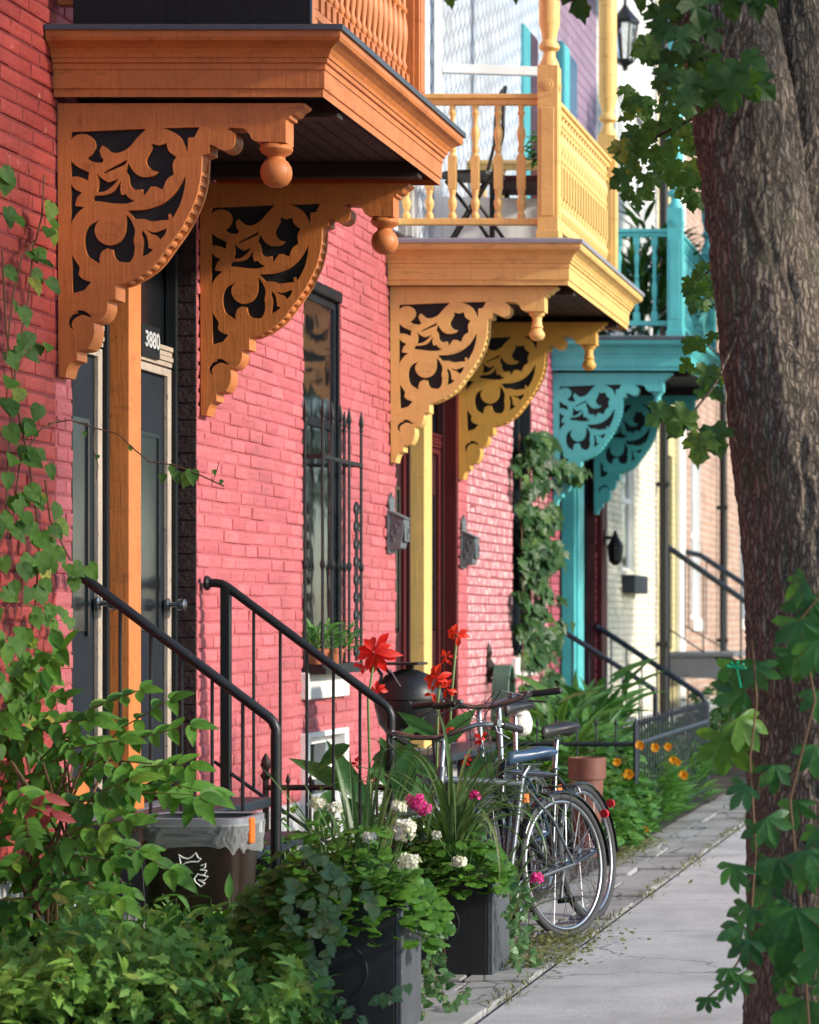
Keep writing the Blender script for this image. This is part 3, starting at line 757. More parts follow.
# house number plate
pl = MB(); pl.box(WX - .088, WX - .072, 11.745, 11.985, 2.655, 2.80); pl = pl.build('number_plate', M['frame_black'], H1, og, bevel=.004)
text_mesh('3880', .10, .002, pl, 'numerals', M['stone'], Vector((WX - .068, 11.865, 2.73)) - og, (R(90), 0, R(90)))
bracket(H1, og, 10.50, 'orange', 0, 1.0, 3.535); bracket(H1, og, 12.33, 'orange', 0, .995, 3.52)
balcony(H1, og, 10.46, 12.58, 'orange', 'slate', 3.552, 1.075, 8, .095, 0)
bp = MB(); bp.box(-3.74, -2.80, 10.40, 10.43, 3.832, 4.55); bp.build('dark_screen', M['frame_black'], H1, og)
window(H1, og, 14.14, 14.92, 1.19, 3.27, 'frame_black', .028, 'sill', .66)
ar = MB(); ar.box(WX - .08, WX + .004, 14.12, 14.94, 3.27, 3.335); ar.build('window_arch', M['frame_black'], H1, og, bevel=.01)
window(H1, og, 14.14, 14.92, .40, .83, 'white', .05, None, .5, False)
bs = MB(); bs.box(WX - .05, WX + .03, 14.08, 14.16, .36, .86); bs.box(WX - .05, WX + .03, 14.16, 14.98, .83, .86); bs.box(WX - .05, WX + .03, 14.90, 14.98, .36, .83); bs.build('basement_window_surround', M['white'], H1, og, bevel=.006)
window(H1, og, 14.0, 15.0, 4.7, 6.6, 'white', .08, 'sill', .5)
window(H1, og, 11.0, 11.9, 3.85, 6.2, 'white', .08, None, .8)
# window grille
def grille():
    x1 = WX + .105; ya, yb = 14.12, 14.95; z0, z1 = 1.19, 2.56
    root = empty('window_grille', (WX, ya, z0), 'black wrought iron spiked window grille on the pink brick wall', 'window grille'); o = (WX, ya, z0)
    fr = MB()
    for z in (z0 + .02, z1 - .22):
        fr = MB(); fr.box(WX - .01, x1, ya - .004, ya + .010, z, z + .022); fr.box(WX - .01, x1, yb - .010, yb + .004, z, z + .022); fr.box(x1 - .004, x1 + .010, ya - .004, yb + .004, z + .001, z + .021)
        if z < 2: fr.box(WX - .01, x1 + .02, ya - .01, yb + .01, z0 - .012, z0 + .021)
        fr.build('grille_frame', M['iron'], root, o)
    def bar(x, y, hgt):
        b = MB(); b.tube([(x, y, z0), (x, y, hgt)], .0085, 6)
        b.lathe((x, y, hgt), [(.010, -.02), (.013, -.01), (.008, 0), (.015, .02), (.012, .05), (.002, .10)], 6)
        b.lathe((x, y, z0 + .58), [(.009, -.025), (.015, -.010), (.015, .010), (.009, .025)], 8)
        return b
    for x, y in [(WX + .01, ya), (x1, ya), (x1, ya + .19), (x1, ya + .37), (x1, ya + .56), (x1, yb), (WX + .01, yb)]:
        bar(x, y, z1).build('grille_bar', M['iron'], root, o, smooth='auto')
    for i in range(9):
        sc = MB(); zc = z0 + .10 + i * .10; yc = (ya + .62 + yb) / 2; sc.tube([(x1, yc, zc - .05), (x1, yc, zc + .05)], .010, 6)
        for s_ in (-1, 1):
            pts = []
            for k_ in range(15):
                a = k_ / 14 * 1.6 * math.pi; r = .048 * (1 - k_ / 20)
                pts.append((x1, yc + s_ * (math.cos(a) * r - .02), zc + math.sin(a) * r))
            sc.tube(pts, .007, 5)
        sc.build('scroll_work', M['iron'], root, o)
grille()

# ---------------------------------------------------------------- yellow porch house
og = Vector((WX, 18.0, 0))
H2 = empty('row_house', og, 'rose brick house with the golden yellow carved porch and maroon entry', 'house')
ops = [(16.24, 18.00, .60, 3.47), (20.0, 20.78, 1.19, 3.30)]
wall('wall', 15.802, 18.35, .5, 3.9, ops, M['pink'], H2, og); wall('wall', 18.352, 21.50, .5, 3.9, ops, M['pink2'], H2, og)
wall('upper_wall', 15.802, 21.50, 3.901, 8.0, [], M['shingle_blue'], H2, og, bricks=False)
foundation(H2, og, 15.802, 21.5); cornice(H2, og, 15.802, 21.5, 8.0, M['yellow'])
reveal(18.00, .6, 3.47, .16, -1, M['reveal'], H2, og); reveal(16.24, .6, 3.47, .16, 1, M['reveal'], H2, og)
door_pair(H2, og, 16.245, 17.98, .64, 3.46, 16.97, 17.29, 'maroon_dark', 'maroon_dark', 'maroon', 'maroon', False)
m = MB(); m.box(WX - .10, WX - .002, 17.02, 17.24, .64, 3.50); m.build('door_post', M['yellow'], H2, og, bevel=.004)
m = MB(); m.box(WX - .13, WX + .005, 16.24, 18.0, .50, .64); m.build('threshold', M['stepwood'], H2, og, bevel=.01)
m = MB(); m.box(WX - .10, WX + .012, 17.93, 17.99, .64, 3.4); m.build('door_casing', M['maroon'], H2, og, bevel=.004)
bracket(H2, og, 16.07, 'yellow', 1, .985, 3.515).scale.x = 1.035; bracket(H2, og, 18.03, 'yellow2', 1, .985, 3.52).scale.x = 1.035
balcony(H2, og, 16.02, 18.48, 'yellow', 'greyflash', 3.515, 1.10, 6, .105, 1, 3.3)
window(H2, og, 20.0, 20.78, 1.19, 3.27, 'frame_black', .09, 'sill', .54)
sp = MB(); sp.box(WX - .03, WX + .02, 20.35, 20.62, 3.93, 6.1); sp.build('teal_shutter', M['teal'], H2, og, bevel=.004)
sp = MB(); sp.box(WX - .03, WX + .02, 20.66, 20.95, 3.93, 6.1); sp.build('maroon_shutter', M['maroon'], H2, og, bevel=.004)
wt = MB(); wt.box(WX - .02, WX + .05, 15.9, 16.62, 3.85, 6.6); wt.box(WX - .02, WX + .09, 16.30, 16.40, 3.851, 6.6); wt.build('white_corner_boards', M['white'], H2, og, bevel=.01)
# open glazed balcony door
dD = 17.25
dr = MB(); a0, b0_ = Vector((WX + .02, dD - .04, 0)), Vector((WX + .78, dD + .08, 0)); dv = (b0_ - a0); L = dv.length; dv.normalize(); nv = Vector((-dv.y, dv.x, 0))
def dbox(mb, u0, u1, z0, z1, t0, t1):
    c = [a0 + dv * u + nv * t for u, t in ((u0, t0), (u1, t0), (u1, t1), (u0, t1))]
    mb.add([(p.x, p.y, z0) for p in c] + [(p.x, p.y, z1) for p in c], [(0, 3, 2, 1), (4, 5, 6, 7), (0, 1, 5, 4), (1, 2, 6, 5), (2, 3, 7, 6), (3, 0, 4, 7)])
zd0, zd1 = 3.83, 5.95; w_ = .05
dbox(dr, 0, w_, zd0, zd1, -.02, .02); dbox(dr, L - w_, L, zd0, zd1, -.02, .02); dbox(dr, w_, L - w_, zd1 - .08, zd1, -.02, .02); dbox(dr, w_, L - w_, 5.06, 5.12, -.022, .022); dbox(dr, w_, L - w_, zd0, zd0 + .42, -.02, .02)
gd = dr.build('balcony_door', M['white'], H2, og, bevel=.004)
g = MB(); dbox(g, w_, L - w_, 5.12, zd1 - .08, -.003, .003); dbox(g, w_, L - w_, zd0 + .42, 5.06, -.003, .003); g.build('pane', M['glass'], gd, og)

# ---------------------------------------------------------------- teal porch house
og = Vector((WX, 24.0, 0))
H3 = empty('row_house', og, 'house with the turquoise carved porch, rose then cream painted brick', 'house')
ops = [(22.05, 23.95, .60, 3.47), (25.55, 26.35, 1.95, 3.40)]
wall('wall', 21.502, 24.30, .5, 3.9, ops, M['rose'], H3, og); wall('wall', 24.302, 28.10, .5, 3.9, ops, M['cream'], H3, og)
wall('upper_wall', 21.502, 24.0, 3.901, 8.0, [], M['shingle_mauve'], H3, og, bricks=False); wall('upper_wall', 24.002, 28.1, 3.901, 8.6, [(24.9, 25.6, 4.2, 6.6), (26.5, 27.2, 4.2, 6.6)], M['white_siding'], H3, og, bricks=False)
foundation(H3, og, 21.502, 28.1); cornice(H3, og, 21.502, 28.1, 8.6, M['teal'])
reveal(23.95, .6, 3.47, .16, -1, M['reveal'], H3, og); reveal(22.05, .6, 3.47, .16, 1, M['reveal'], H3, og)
door_pair(H3, og, 22.055, 23.93, .60, 3.46, 22.6, 23.2, 'frame_black', 'frame_black', 'maroon_dark', 'maroon_dark', False)
m = MB(); m.box(WX - .10, WX + .01, 22.72, 23.18, .6, 3.50); m.box(WX + .01, WX + .03, 22.80, 23.10, .6, 3.49); m.build('door_post', M['teal'], H3, og, bevel=.004)
m = MB(); m.box(WX - .02, WX + .05, 23.97, 24.29, .6, 3.45); m.build('door_casing', M['maroon'], H3, og, bevel=.004)
bracket(H3, og, 21.70, 'teal', 1, 1.0, 3.52); bracket(H3, og, 23.80, 'teal', 1, 1.0, 3.53)
balcony(H3, og, 21.66, 24.15, 'teal', 'slate', 3.535, 1.14, 6, .12, 0, 3.7)
window(H3, og, 25.55, 26.35, 1.95, 3.37, 'white', .04, None, .5)
window(H3, og, 24.9, 25.6, 4.2, 6.6, 'white', .06, None, .6); window(H3, og, 26.5, 27.2, 4.2, 6.6, 'white', .06, None, .6)
sp = MB(); sp.box(WX - .02, WX + .03, 22.3, 22.75, 3.85, 6.3); sp.build('blue_shutter', M['bikeblue'], H3, og, bevel=.004)
m = MB(); m.box(WX + .0, WX + .06, 21.85, 22.2, 3.85, 6.3); m.build('teal_corner_board', M['teal'], H3, og, bevel=.01)
pb = MB(); pb.box(WX + .005, WX + .13, 25.50, 26.40, 1.74, 1.92); pb = pb.build('window_box', M['bluebox'], bevel=.01); tag(pb, 'dark slate window box below the white window on the cream brick wall', 'window box')

# ---------------------------------------------------------------- brown brick houses beyond
og = Vector((WX, 30.0, 0))
H4 = empty('row_house', og, 'brown brick house with a pale yellow entry and high black stair rails', 'house')
wall('wall', 28.102, 30.0, .5, 8.4, [(28.4, 29.3, 1.15, 3.3)], M['palebrick'], H4, og, bricks=False); wall('wall', 30.002, 33.7, .5, 8.4, [(31.0, 31.9, 1.5, 3.5)], M['brown'], H4, og, bricks=False)
foundation(H4, og, 28.102, 33.7); cornice(H4, og, 28.102, 33.7, 8.4, M['white'])
window(H4, og, 31.0, 31.9, 1.5, 3.5, 'white', .08, 'sill', .5)
d = MB(); d.box(WX - .15, WX - .05, 28.4, 29.3, 1.15, 3.3); d = d.build('door', M['frame_black'], H4, og, bevel=.01)
q = MB(); q.box(WX - .05, WX - .04, 28.55, 29.15, 1.9, 3.1); q.build('pane', M['glass_dark'], d, og)
m = MB(); m.box(WX, WX + .06, 29.55, 29.95, .5, 8.2); m.build('corner_pilaster', M['white'], H4, og, bevel=.01)
og = Vector((WX, 37.0, 0))
H5 = empty('row_house', og, 'farthest brown brick house, mostly hidden behind the tree trunk', 'house')
wall('wall', 33.702, 70, 0, 8.8, [(34.0, 34.9, 1.15, 3.3), (36.5, 37.4, 1.5, 3.5), (36.5, 37.4, 4.6, 6.6)], M['brown'], H5, og, bricks=False); cornice(H5, og, 33.702, 70, 8.8, M['white'])
window(H5, og, 36.5, 37.4, 1.5, 3.5, 'white', .08, 'sill', .5); window(H5, og, 36.5, 37.4, 4.6, 6.6, 'white', .08, 'sill', .5)
d = MB(); d.box(WX - .15, WX - .05, 34.0, 34.9, 1.15, 3.3); d.build('door', M['frame_black'], H5, og, bevel=.01)
for i, (D, lb) in enumerate(((27.95, 'black downpipe at the right edge of the cream brick wall'), (33.6, 'black downpipe on the brown brick wall beside the tree trunk'))):
    m = MB(); m.tube([(WX + .08, D, 0), (WX + .08, D, 8.2)], .05, 10)
    for z in (1.2, 2.9, 4.6, 6.3): m.box(WX, WX + .14, D - .06, D + .06, z, z + .05)
    tag(m.build('downpipe', M['iron'], smooth='auto'), lb, 'downpipe')
# ================================================================ STEPS AND STAIR RAILS
def steps(y0, y1, ztop, n, run, label, mat, land=.10):
    x = WX + .02; rise = ztop / n; m = MB()
    root = empty('entry_stairs', (x, y0, 0), label, 'steps'); o = (x, y0, 0)
    for i in range(n):
        xa = x + (land + run * i if i else 0); xb = x + land + run * (i + 1); z = ztop - rise * i
        t = MB(); t.box(xa, xb + .02, y0 + .03, y1 - .03, z - .045, z); t.build('tread', M[mat], root, o, bevel=.006)
    for y in (y0 + .04, y1 - .09):
        s_ = MB(); s_.prism([(x, ztop - .26), (x + land, ztop - .28), (x + land + run * n - .22, 0), (x + land + run * n - .02, 0), (x + land + run * n - .02, rise * .4), (x + land, ztop - .05), (x, ztop - .05)], lambda p, t, y=y: (p[0], y + .05 * t, p[1])); s_.build('stringer', M[mat], root, o)
steps(10.72, 12.33, .64, 4, .21, 'dark grey steps below the black doors of the orange porch', 'bluebox')
steps(16.2, 18.0, .64, 4, .21, 'dark grey steps below the maroon doors of the yellow porch', 'bluebox')
steps(21.95, 24.0, .60, 4, .21, 'grey steps below the turquoise porch', 'stepwood')
steps(28.2, 30.0, 1.13, 6, .2, 'high grey steps of the brown brick house', 'stepwood', .55)

def stair_rail(D, pts, post_z, lab, mat='iron', r=.022, first=.20, gap=.125, start_post=None, group=None, low=.10, name='stair_railing'):
    """pts in px on the plane at distance D"""
    w = [P(a, b, D) for a, b in pts]
    o = Vector((w[-1].x, D, 0)); root = empty(name, o, lab, 'railing', group)
    m = MB(); q = [w[0]]
    for i in range(1, len(w) - 1):
        a = (w[i] - w[i - 1]).normalized(); b = (w[i + 1] - w[i]).normalized(); q += [w[i] - a * .03, w[i] - a * .008 + b * .008, w[i] + b * .03]
    e = w[-1]; a = (w[-1] - w[-2]).normalized(); q += [e - a * .03, e - a * .01 + Vector((0, 0, -.006)), e + Vector((.004, 0, -.03)), e + Vector((.004, 0, -.06))]
    m.tube(q, r, 12); m.build('hand_rail', M[mat], root, o, smooth='auto')
    p = MB(); p.tube([(e.x + .004, D, post_z), (e.x + .004, D, e.z - .05)], r * 1.05, 12); p.lathe((e.x + .004, D, post_z), [(.045, 0), (.045, .01), (.03, .018)], 12)
    p.build('newel_post', M[mat], root, o, smooth='auto')
    if start_post is not None:
        x = start_post; zz = w[1].z - .02
        p = MB(); p.box(x - .022, x + .022, D - .022, D + .022, .5, zz); p.build('wall_post', M[mat], root, o, bevel=.003)
    zf = lambda x: next((a.z + (b.z - a.z) * (x - a.x) / (b.x - a.x) for a, b in zip(w, w[1:]) if a.x - 1e-6 <= x <= b.x + 1e-6), w[-1].z)
    zl = lambda x: max(low, zf(x) - .86)
    x = w[0].x + first; first_b = None
    while x < e.x - .05:
        b = MB(); b.tube([(x, D, zl(x)), (x, D, zf(x) - .01)], .0075, 8); b.build('baluster', M[mat], root, o, smooth='auto'); x += gap
    b = MB(); b.tube([(w[0].x + .03, D, zl(w[0].x) + .02), (e.x, D, zl(e.x) + .02)], .009, 6); b.build('bottom_rail', M[mat], root, o)
    f = MB(); f.lathe((w[0].x, D, w[0].z), [(.035, -.012), (.035, .0), (.028, .01)], 12, 0, 'X'); f.build('wall_flange', M[mat], root, o)
    return root
stair_rail(10.70, [(76, 572), (275, 722)], .0, 'near black pipe railing ending at a post beside the grey bin', 'iron', .021, first=.16 + .02)
stair_rail(12.35, [(208, 583), (222, 583), (390, 709)], .0, 'black pipe railing under the orange porch ending above the red cannas', 'iron', .021, first=.215, start_post=P(226, 600, 12.35).x)
stair_rail(21.95, [(558, 628), (655, 690)], .0, 'nearer dark railing of the turquoise porch steps', 'iron_blue', .022, first=.12, gap=.14)
stair_rail(23.95, [(598, 627), (704, 697)], .0, 'farther dark railing of the turquoise porch steps', 'iron_blue', .026, first=.12, gap=.14)
stair_rail(28.25, [(657, 545), (668, 547), (752, 606)], .0, 'nearer high railing of the brown brick house stairs', 'iron_blue', .032, first=.10, gap=.2, low=.6, start_post=P(668, 600, 28.25).x)
stair_rail(29.95, [(680, 551), (700, 555), (765, 598)], .0, 'farther high railing of the brown brick house stairs', 'iron_blue', .032, first=.10, gap=.2, low=.6)

def low_fence(a, b, ztop, zr, lab, mat, gap=.11, finials=True, zlow=.12):
    a, b = Vector(a), Vector(b); root = empty('iron_fence', a, lab, 'fence'); d = b - a; L = d.length; d.normalize()
    for z_, r_ in ((zr, .016), (zlow, .010)): m = MB(); m.tube([a + Vector((0, 0, z_)), b + Vector((0, 0, z_))], r_, 6); m.build('fence_rail', M[mat], root, a)
    n = int(L / gap)
    for i in range(n + 1):
        p = a + d * (L * i / n); k_ = i in (0, n)
        q = MB(); r = .016 if k_ else .007
        q.tube([p + Vector((0, 0, .0)), p + Vector((0, 0, ztop if k_ else ztop - .02))], r, 6)
        if k_ and finials: q.lathe(p + Vector((0, 0, ztop)), [(.018, 0), (.03, .02), (.014, .04), (.028, .07), (.020, .10), (.004, .13)], 10)
        else: q.lathe(p + Vector((0, 0, ztop - .02)), [(.008, 0), (.014, .012), (.002, .05)], 6)
        q.build('fence_post' if k_ else 'picket', M[mat], root, a, smooth='auto')
    return root
low_fence((-3.72, 13.0, 0), (-2.62, 13.0, 0), .68, .64, 'low black garden fence below the grated window behind the planters', 'iron_rust')
low_fence((-3.4, 17.2, 0), (-2.50, 17.2, 0), .80, .66, 'low blue-black fence crossing in front of the yellow flowers', 'iron_blue', .12, False)
low_fence((-2.50, 17.24, 0), (-2.50, 21.2, 0), .80, .66, 'low blue-black picket fence running along the old flagstones', 'iron_blue', .13, False)

# ================================================================ MAILBOXES, LANTERN, HOSE, KETTLE
def mailbox(D, z, label):
    o = Vector((WX, D, z)); root = empty('mailbox', o, label, 'mailbox', 'ornate mailboxes beside the maroon entry')
    b = MB(); out = [(-.085, -.16), (.085, -.16), (.09, .06), (.06, .11), (.075, .15), (.045, .19), (.02, .17), (0, .215), (-.02, .17), (-.045, .19), (-.075, .15), (-.06, .11), (-.09, .06)]
    b.prism(smooth_poly(out, 3), lambda p, t: (.004 + .014 * t, p[0], p[1])); b.build('back_plate', M['castgrey'], root, bevel=.003)
    c = MB(); c.prism([(.018, -.14), (.085, -.13), (.105, .02), (.105, .045), (.018, .085)], lambda p, t: (p[0], -.075 + .15 * t, p[1])); c.box(.1, .112, -.06, .06, -.09, .01)
    c.build('box', M['castgrey'], root, bevel=.005)
    l = MB(); l.prism([(.018, .088), (.112, .046), (.114, .054), (.018, .10)], lambda p, t: (p[0], -.083 + .166 * t, p[1])); l.build('lid', M['castgrey'], root, bevel=.002)
    for sy in (-1, 1):
        for a in range(3):
            s_ = MB(); pts = [(.03 + .02 * math.cos(t_ * .7) + .022 * a, sy * .079, -.09 + .05 * a + .022 * math.sin(t_ * .7)) for t_ in range(8)]
            s_.tube(pts, .004, 5); s_.build('scroll', M['castgrey'], root)
    s_ = MB(); pts = [(.115, .03 * math.cos(t_ * .7) * (1 - t_ / 12), -.04 + .035 * math.sin(t_ * .7)) for t_ in range(9)]; s_.tube(pts, .004, 5)
    s_.build('scroll_ornament', M['castgrey'], root)
mailbox(16.06, 2.04, 'ornate grey cast mailbox on the pink brick left of the maroon entry')
mailbox(18.16, 1.99, 'ornate grey cast mailbox on the brick right of the maroon entry')

m = MB(); rt = empty('wall_lamp', (WX + .05, 24.12, 2.2), 'dark wall lamp on the cream house beside the turquoise porch', 'lamp')
m.lathe((.10, 0, -.1), [(.02, -.12), (.06, -.08), (.075, .06), (.03, .14), (.01, .2)], 8); m.build('lamp_body', M['iron'], rt); m = MB(); m.box(0, .1, -.015, .015, .02, .05); m.box(0, .015, -.04, .04, -.04, .10); m.build('lamp_arm', M['iron'], rt)
o = P(625, 60, 24.6); rt = empty('hanging_lantern', o, 'black lantern hanging high in front of the white upper wall', 'lantern')
m = MB()
for k_ in range(6):
    a = k_ * math.pi / 3; m.tube([(math.cos(a) * .07, math.sin(a) * .07, .0), (math.cos(a) * .12, math.sin(a) * .12, .34)], .01, 5)
m.lathe((0, 0, 0), [(.02, -.10), (.03, -.06), (.09, -.02), (.09, .0)], 6); m.lathe((0, 0, .34), [(.14, 0), (.14, .02), (.04, .14), (.015, .18), (.01, .6)], 6); m.build('lantern_frame', M['iron'], rt)
m = MB(); m.lathe((0, 0, 0), [(.06, .005), (.105, .33)], 6); m.build('lantern_glass', M['glass'], rt)
m = MB(); m.tube([(0, 0, .9), (WX - o.x, 0, 1.05)], .015, 6); m.build('wall_arm', M['iron'], rt)

# hose on its hanger
o = Vector((WX, 19.05, 1.02)); rt = empty('garden_hose', o, 'coiled green hose hanging on the brick wall by the bicycles', 'hose')
m = MB()
for i in range(7):
    pts = []
    for k_ in range(25):
        t_ = k_ / 24 * math.pi; pts.append((.06 + .018 * i, .15 * math.cos(t_) * (1 + .03 * i), .02 + .10 * math.sin(t_) - (.30 + .02 * i) * (abs(math.cos(t_)) ** 3)))
    pts = [(p[0], p[1], p[2]) for p in pts]; pts = [(pts[0][0], pts[0][1] * .8, -.52)] + pts + [(pts[-1][0], pts[-1][1] * .8, -.52)]
    m.tube(pts, .011, 8)
m.build('hose_coil', M['hose'], rt, smooth=True)
m = MB(); m.box(0, .2, -.03, .03, .0, .03); m.lathe((0, 0, .1), [(.01, -.1), (.05, -.02), (.06, .02), (.02, .08), (.035, .12), (.005, .2)], 10); m.build('hose_hanger', M['iron_rust'], rt)

# dark kettle shaped grill with plate
kp = P(408, 700, 14.2); o = Vector((kp.x, kp.y, 0)); rt = empty('kettle_grill', o, 'round black kettle with a flat iron plate on top behind the red cannas', 'grill')
c = kp.z
m = MB(); m.lathe((0, 0, c), [(.02, -.22), (.10, -.20), (.155, -.13), (.18, -.02), (.18, .0)], 24); m.build('kettle_bowl', M['iron'], rt, smooth='auto')
m = MB(); m.lathe((0, 0, c + .005), [(.185, 0), (.185, .015), (.17, .07), (.12, .13), (.05, .158), (.01, .163)], 24); m.build('kettle_lid', M['iron'], rt, smooth='auto')
m = MB(); zt = c + .19; m.box(-.17, .08, -.12, .12, zt, zt + .014); m.box(-.20, -.15, -.10, .10, zt + .004, zt + .022)
for y in (-.09, .09): m.tube([(-.16, y, zt), (-.12, y, zt - .05), (-.13, y, zt - .09), (-.10, y, zt - .12)], .010, 6)
m.box(-.01, .03, -.02, .02, c + .14, zt); m.build('top_plate', M['iron'], rt, bevel=.002)
m = MB()
for a in (.5, 2.6, 4.7): m.tube([(math.cos(a) * .13, math.sin(a) * .13, c - .12), (math.cos(a) * .22, math.sin(a) * .22, 0)], .011, 8)
m.build('legs', M['iron'], rt); m = MB(); m.tube([(-.06, -.16, c + .17), (.06, -.17, c - .02)], .004, 6); m.build('poker', M['alu'], rt)

# ================================================================ BIN
def bin_():
    o = Vector((P(200, 815, 10.28).x, 10.28, 0)); rt = empty('rubbish_bin', o, 'brown plastic bin lined with a clear bag, white animal line drawing on its side', 'bin')
    def ring(hw, z, r=.35, n=40):
        out = []
        for k_ in range(n):
            a = 2 * math.pi * k_ / n; c_, s_ = math.cos(a), math.sin(a); e = .38
            out.append((math.copysign(abs(c_) ** e, c_) * hw, math.copysign(abs(s_) ** e, s_) * hw * .85, z))
        return out
    m = MB(); n = 40; lv = [(.165, .02), (.185, .35), (.20, .60), (.205, .67)]
    vs_ = []
    for hw, z in lv: vs_ += ring(hw, z)
    m.add(vs_, [(i * n + k_, i * n + (k_ + 1) % n, (i + 1) * n + (k_ + 1) % n, (i + 1) * n + k_) for i in range(len(lv) - 1) for k_ in range(n)] + [tuple(range(n))])
    m.build('bin_body', M['bin'], rt, smooth=True)
    m = MB(); vs_ = []
    for hw, z in [(.207, .665), (.222, .672), (.222, .702), (.205, .705), (.190, .70)]: vs_ += ring(hw, z)
    m.add(vs_, [(i * n + k_, i * n + (k_ + 1) % n, (i + 1) * n + (k_ + 1) % n, (i + 1) * n + k_) for i in range(4) for k_ in range(n)]); m.build('bin_rim', M['binrim'], rt, smooth='auto')
    m = MB(); vs_ = ring(.19, .66); m.add(vs_, [tuple(range(n))]); m.build('bin_contents', M['soffit'], rt)
    m = MB(); N = 160; rows = 14; vs_ = []
    for j in range(rows):
        for k_ in range(N):
            a = 2 * math.pi * k_ / N; c_, s_ = math.cos(a), math.sin(a); e = .38; t_ = j / (rows - 1)
            rag = .035 * noise.noise(Vector((c_ * 3, s_ * 3, 4))) + .03 * c_
            hw = .224 - .010 * t_ + .007 * noise.noise(Vector((c_ * 16 + t_ * 5, s_ * 16, t_ * 1.5))) + .004 * noise.noise(Vector((c_ * 40, s_ * 40 + t_ * 9, t_ * 3)))
            vs_.append((math.copysign(abs(c_) ** e, c_) * hw, math.copysign(abs(s_) ** e, s_) * hw * .85, .680 - t_ * (.085 + rag)))
    m.add(vs_, [(j * N + k_, j * N + (k_ + 1) % N, (j + 1) * N + (k_ + 1) % N, (j + 1) * N + k_) for j in range(rows - 1) for k_ in range(N)])
    pm, t, b = nmat('clear_bag_film'); b.inputs['Base Color'].default_value = (.6, .63, .65, 1); b.inputs['Roughness'].default_value = .16; b.inputs['Alpha'].default_value = .26
    m.build('bin_liner', pm, rt, smooth=True, recalc=False)
    m = MB(); m.box(.215, .232, -.10, -.05, .60, .70); m.build('bin_clip', M['orangeplastic'], rt, bevel=.006)
    # white line drawing, near side (drawn from the photograph, px of the photo)
    yf = -.85 * .196 - .004
    def lp(pts): return [((P(a, b, 10.1).x - o.x), yf + (P(a, b, 10.1).z - .6) * (-.03), P(a, b, 10.1).z) for a, b in pts]
    m = MB()
    for pts in ([(179, 859), (178, 855), (182, 858), (187, 859), (191, 857), (195, 853), (197, 858), (200, 859), (197, 862), (190, 862), (185, 863), (180, 866), (179, 859)],
                [(180, 868), (175, 870), (174, 875), (177, 879), (181, 881), (184, 879), (181, 876), (180, 872), (180, 868)],
                [(184, 880), (183, 884), (186, 886), (188, 883), (186, 881)],
                [(200, 866), (205, 864), (204, 868), (199, 870), (206, 871), (203, 875), (198, 875), (207, 877), (203, 881), (197, 880), (204, 884), (200, 887), (195, 883), (193, 879), (197, 874)]):
        m.tube(lp(pts), .0032, 5)
    m.build('line_drawing', M['white'], rt)
bin_()

# ================================================================ BICYCLES
def wheel_parts(root, x, name_mat, R0=.335, n=32, guard=None):
    z = R0 + .0; c = (x, 0, z)
    w = MB()
    for k_ in range(n):
        a = 2 * math.pi * k_ / n; s_ = 1 if k_ % 2 else -1; a2 = a + (.9 if (k_ // 2) % 2 else -.9)
        w.tube([(x + .022 * math.cos(a2), s_ * .03, z + .022 * math.sin(a2)), (x + (R0 - .035) * math.cos(a), 0, z + (R0 - .035) * math.sin(a))], .0014, 4, cap=False)
    w.lathe((x, 0, z), [(.006, -.055), (.012, -.05), (.024, -.032), (.014, -.022), (.014, .022), (.024, .032), (.012, .05), (.006, .055)], 14, 0, 'Y')
    wh = w.build('wheel', M['spoke'], root, smooth='auto')
    t_ = MB(); t_.torus(c, R0 - .017, .0175, 'Y', 72, 10); t_.build('tyre', M['rubber'], wh, smooth=True)
    r = MB(); r.torus(c, R0 - .040, .010, 'Y', 72, 8); r.build('rim', M['chrome'], wh, smooth=True)
    if guard is not None:
        g = MB(); vs_ = []; N = 30
        for i in range(N + 1):
            a = guard[0] + (guard[1] - guard[0]) * i / N; rr = R0 + .012
            for yy_, dr in ((-.026, -.012), (-.015, 0), (.015, 0), (.026, -.012)): vs_.append((x + (rr + dr) * math.cos(a), yy_, z + (rr + dr) * math.sin(a)))
        g.add(vs_, [(i * 4 + k_, i * 4 + k_ + 1, i * 4 + k_ + 5, i * 4 + k_ + 4) for i in range(N) for k_ in range(3)])
        ob = g.build('mudguard', M[name_mat], root, smooth=True, recalc=False); s_ = ob.modifiers.new('t', 'SOLIDIFY'); s_.thickness = .002
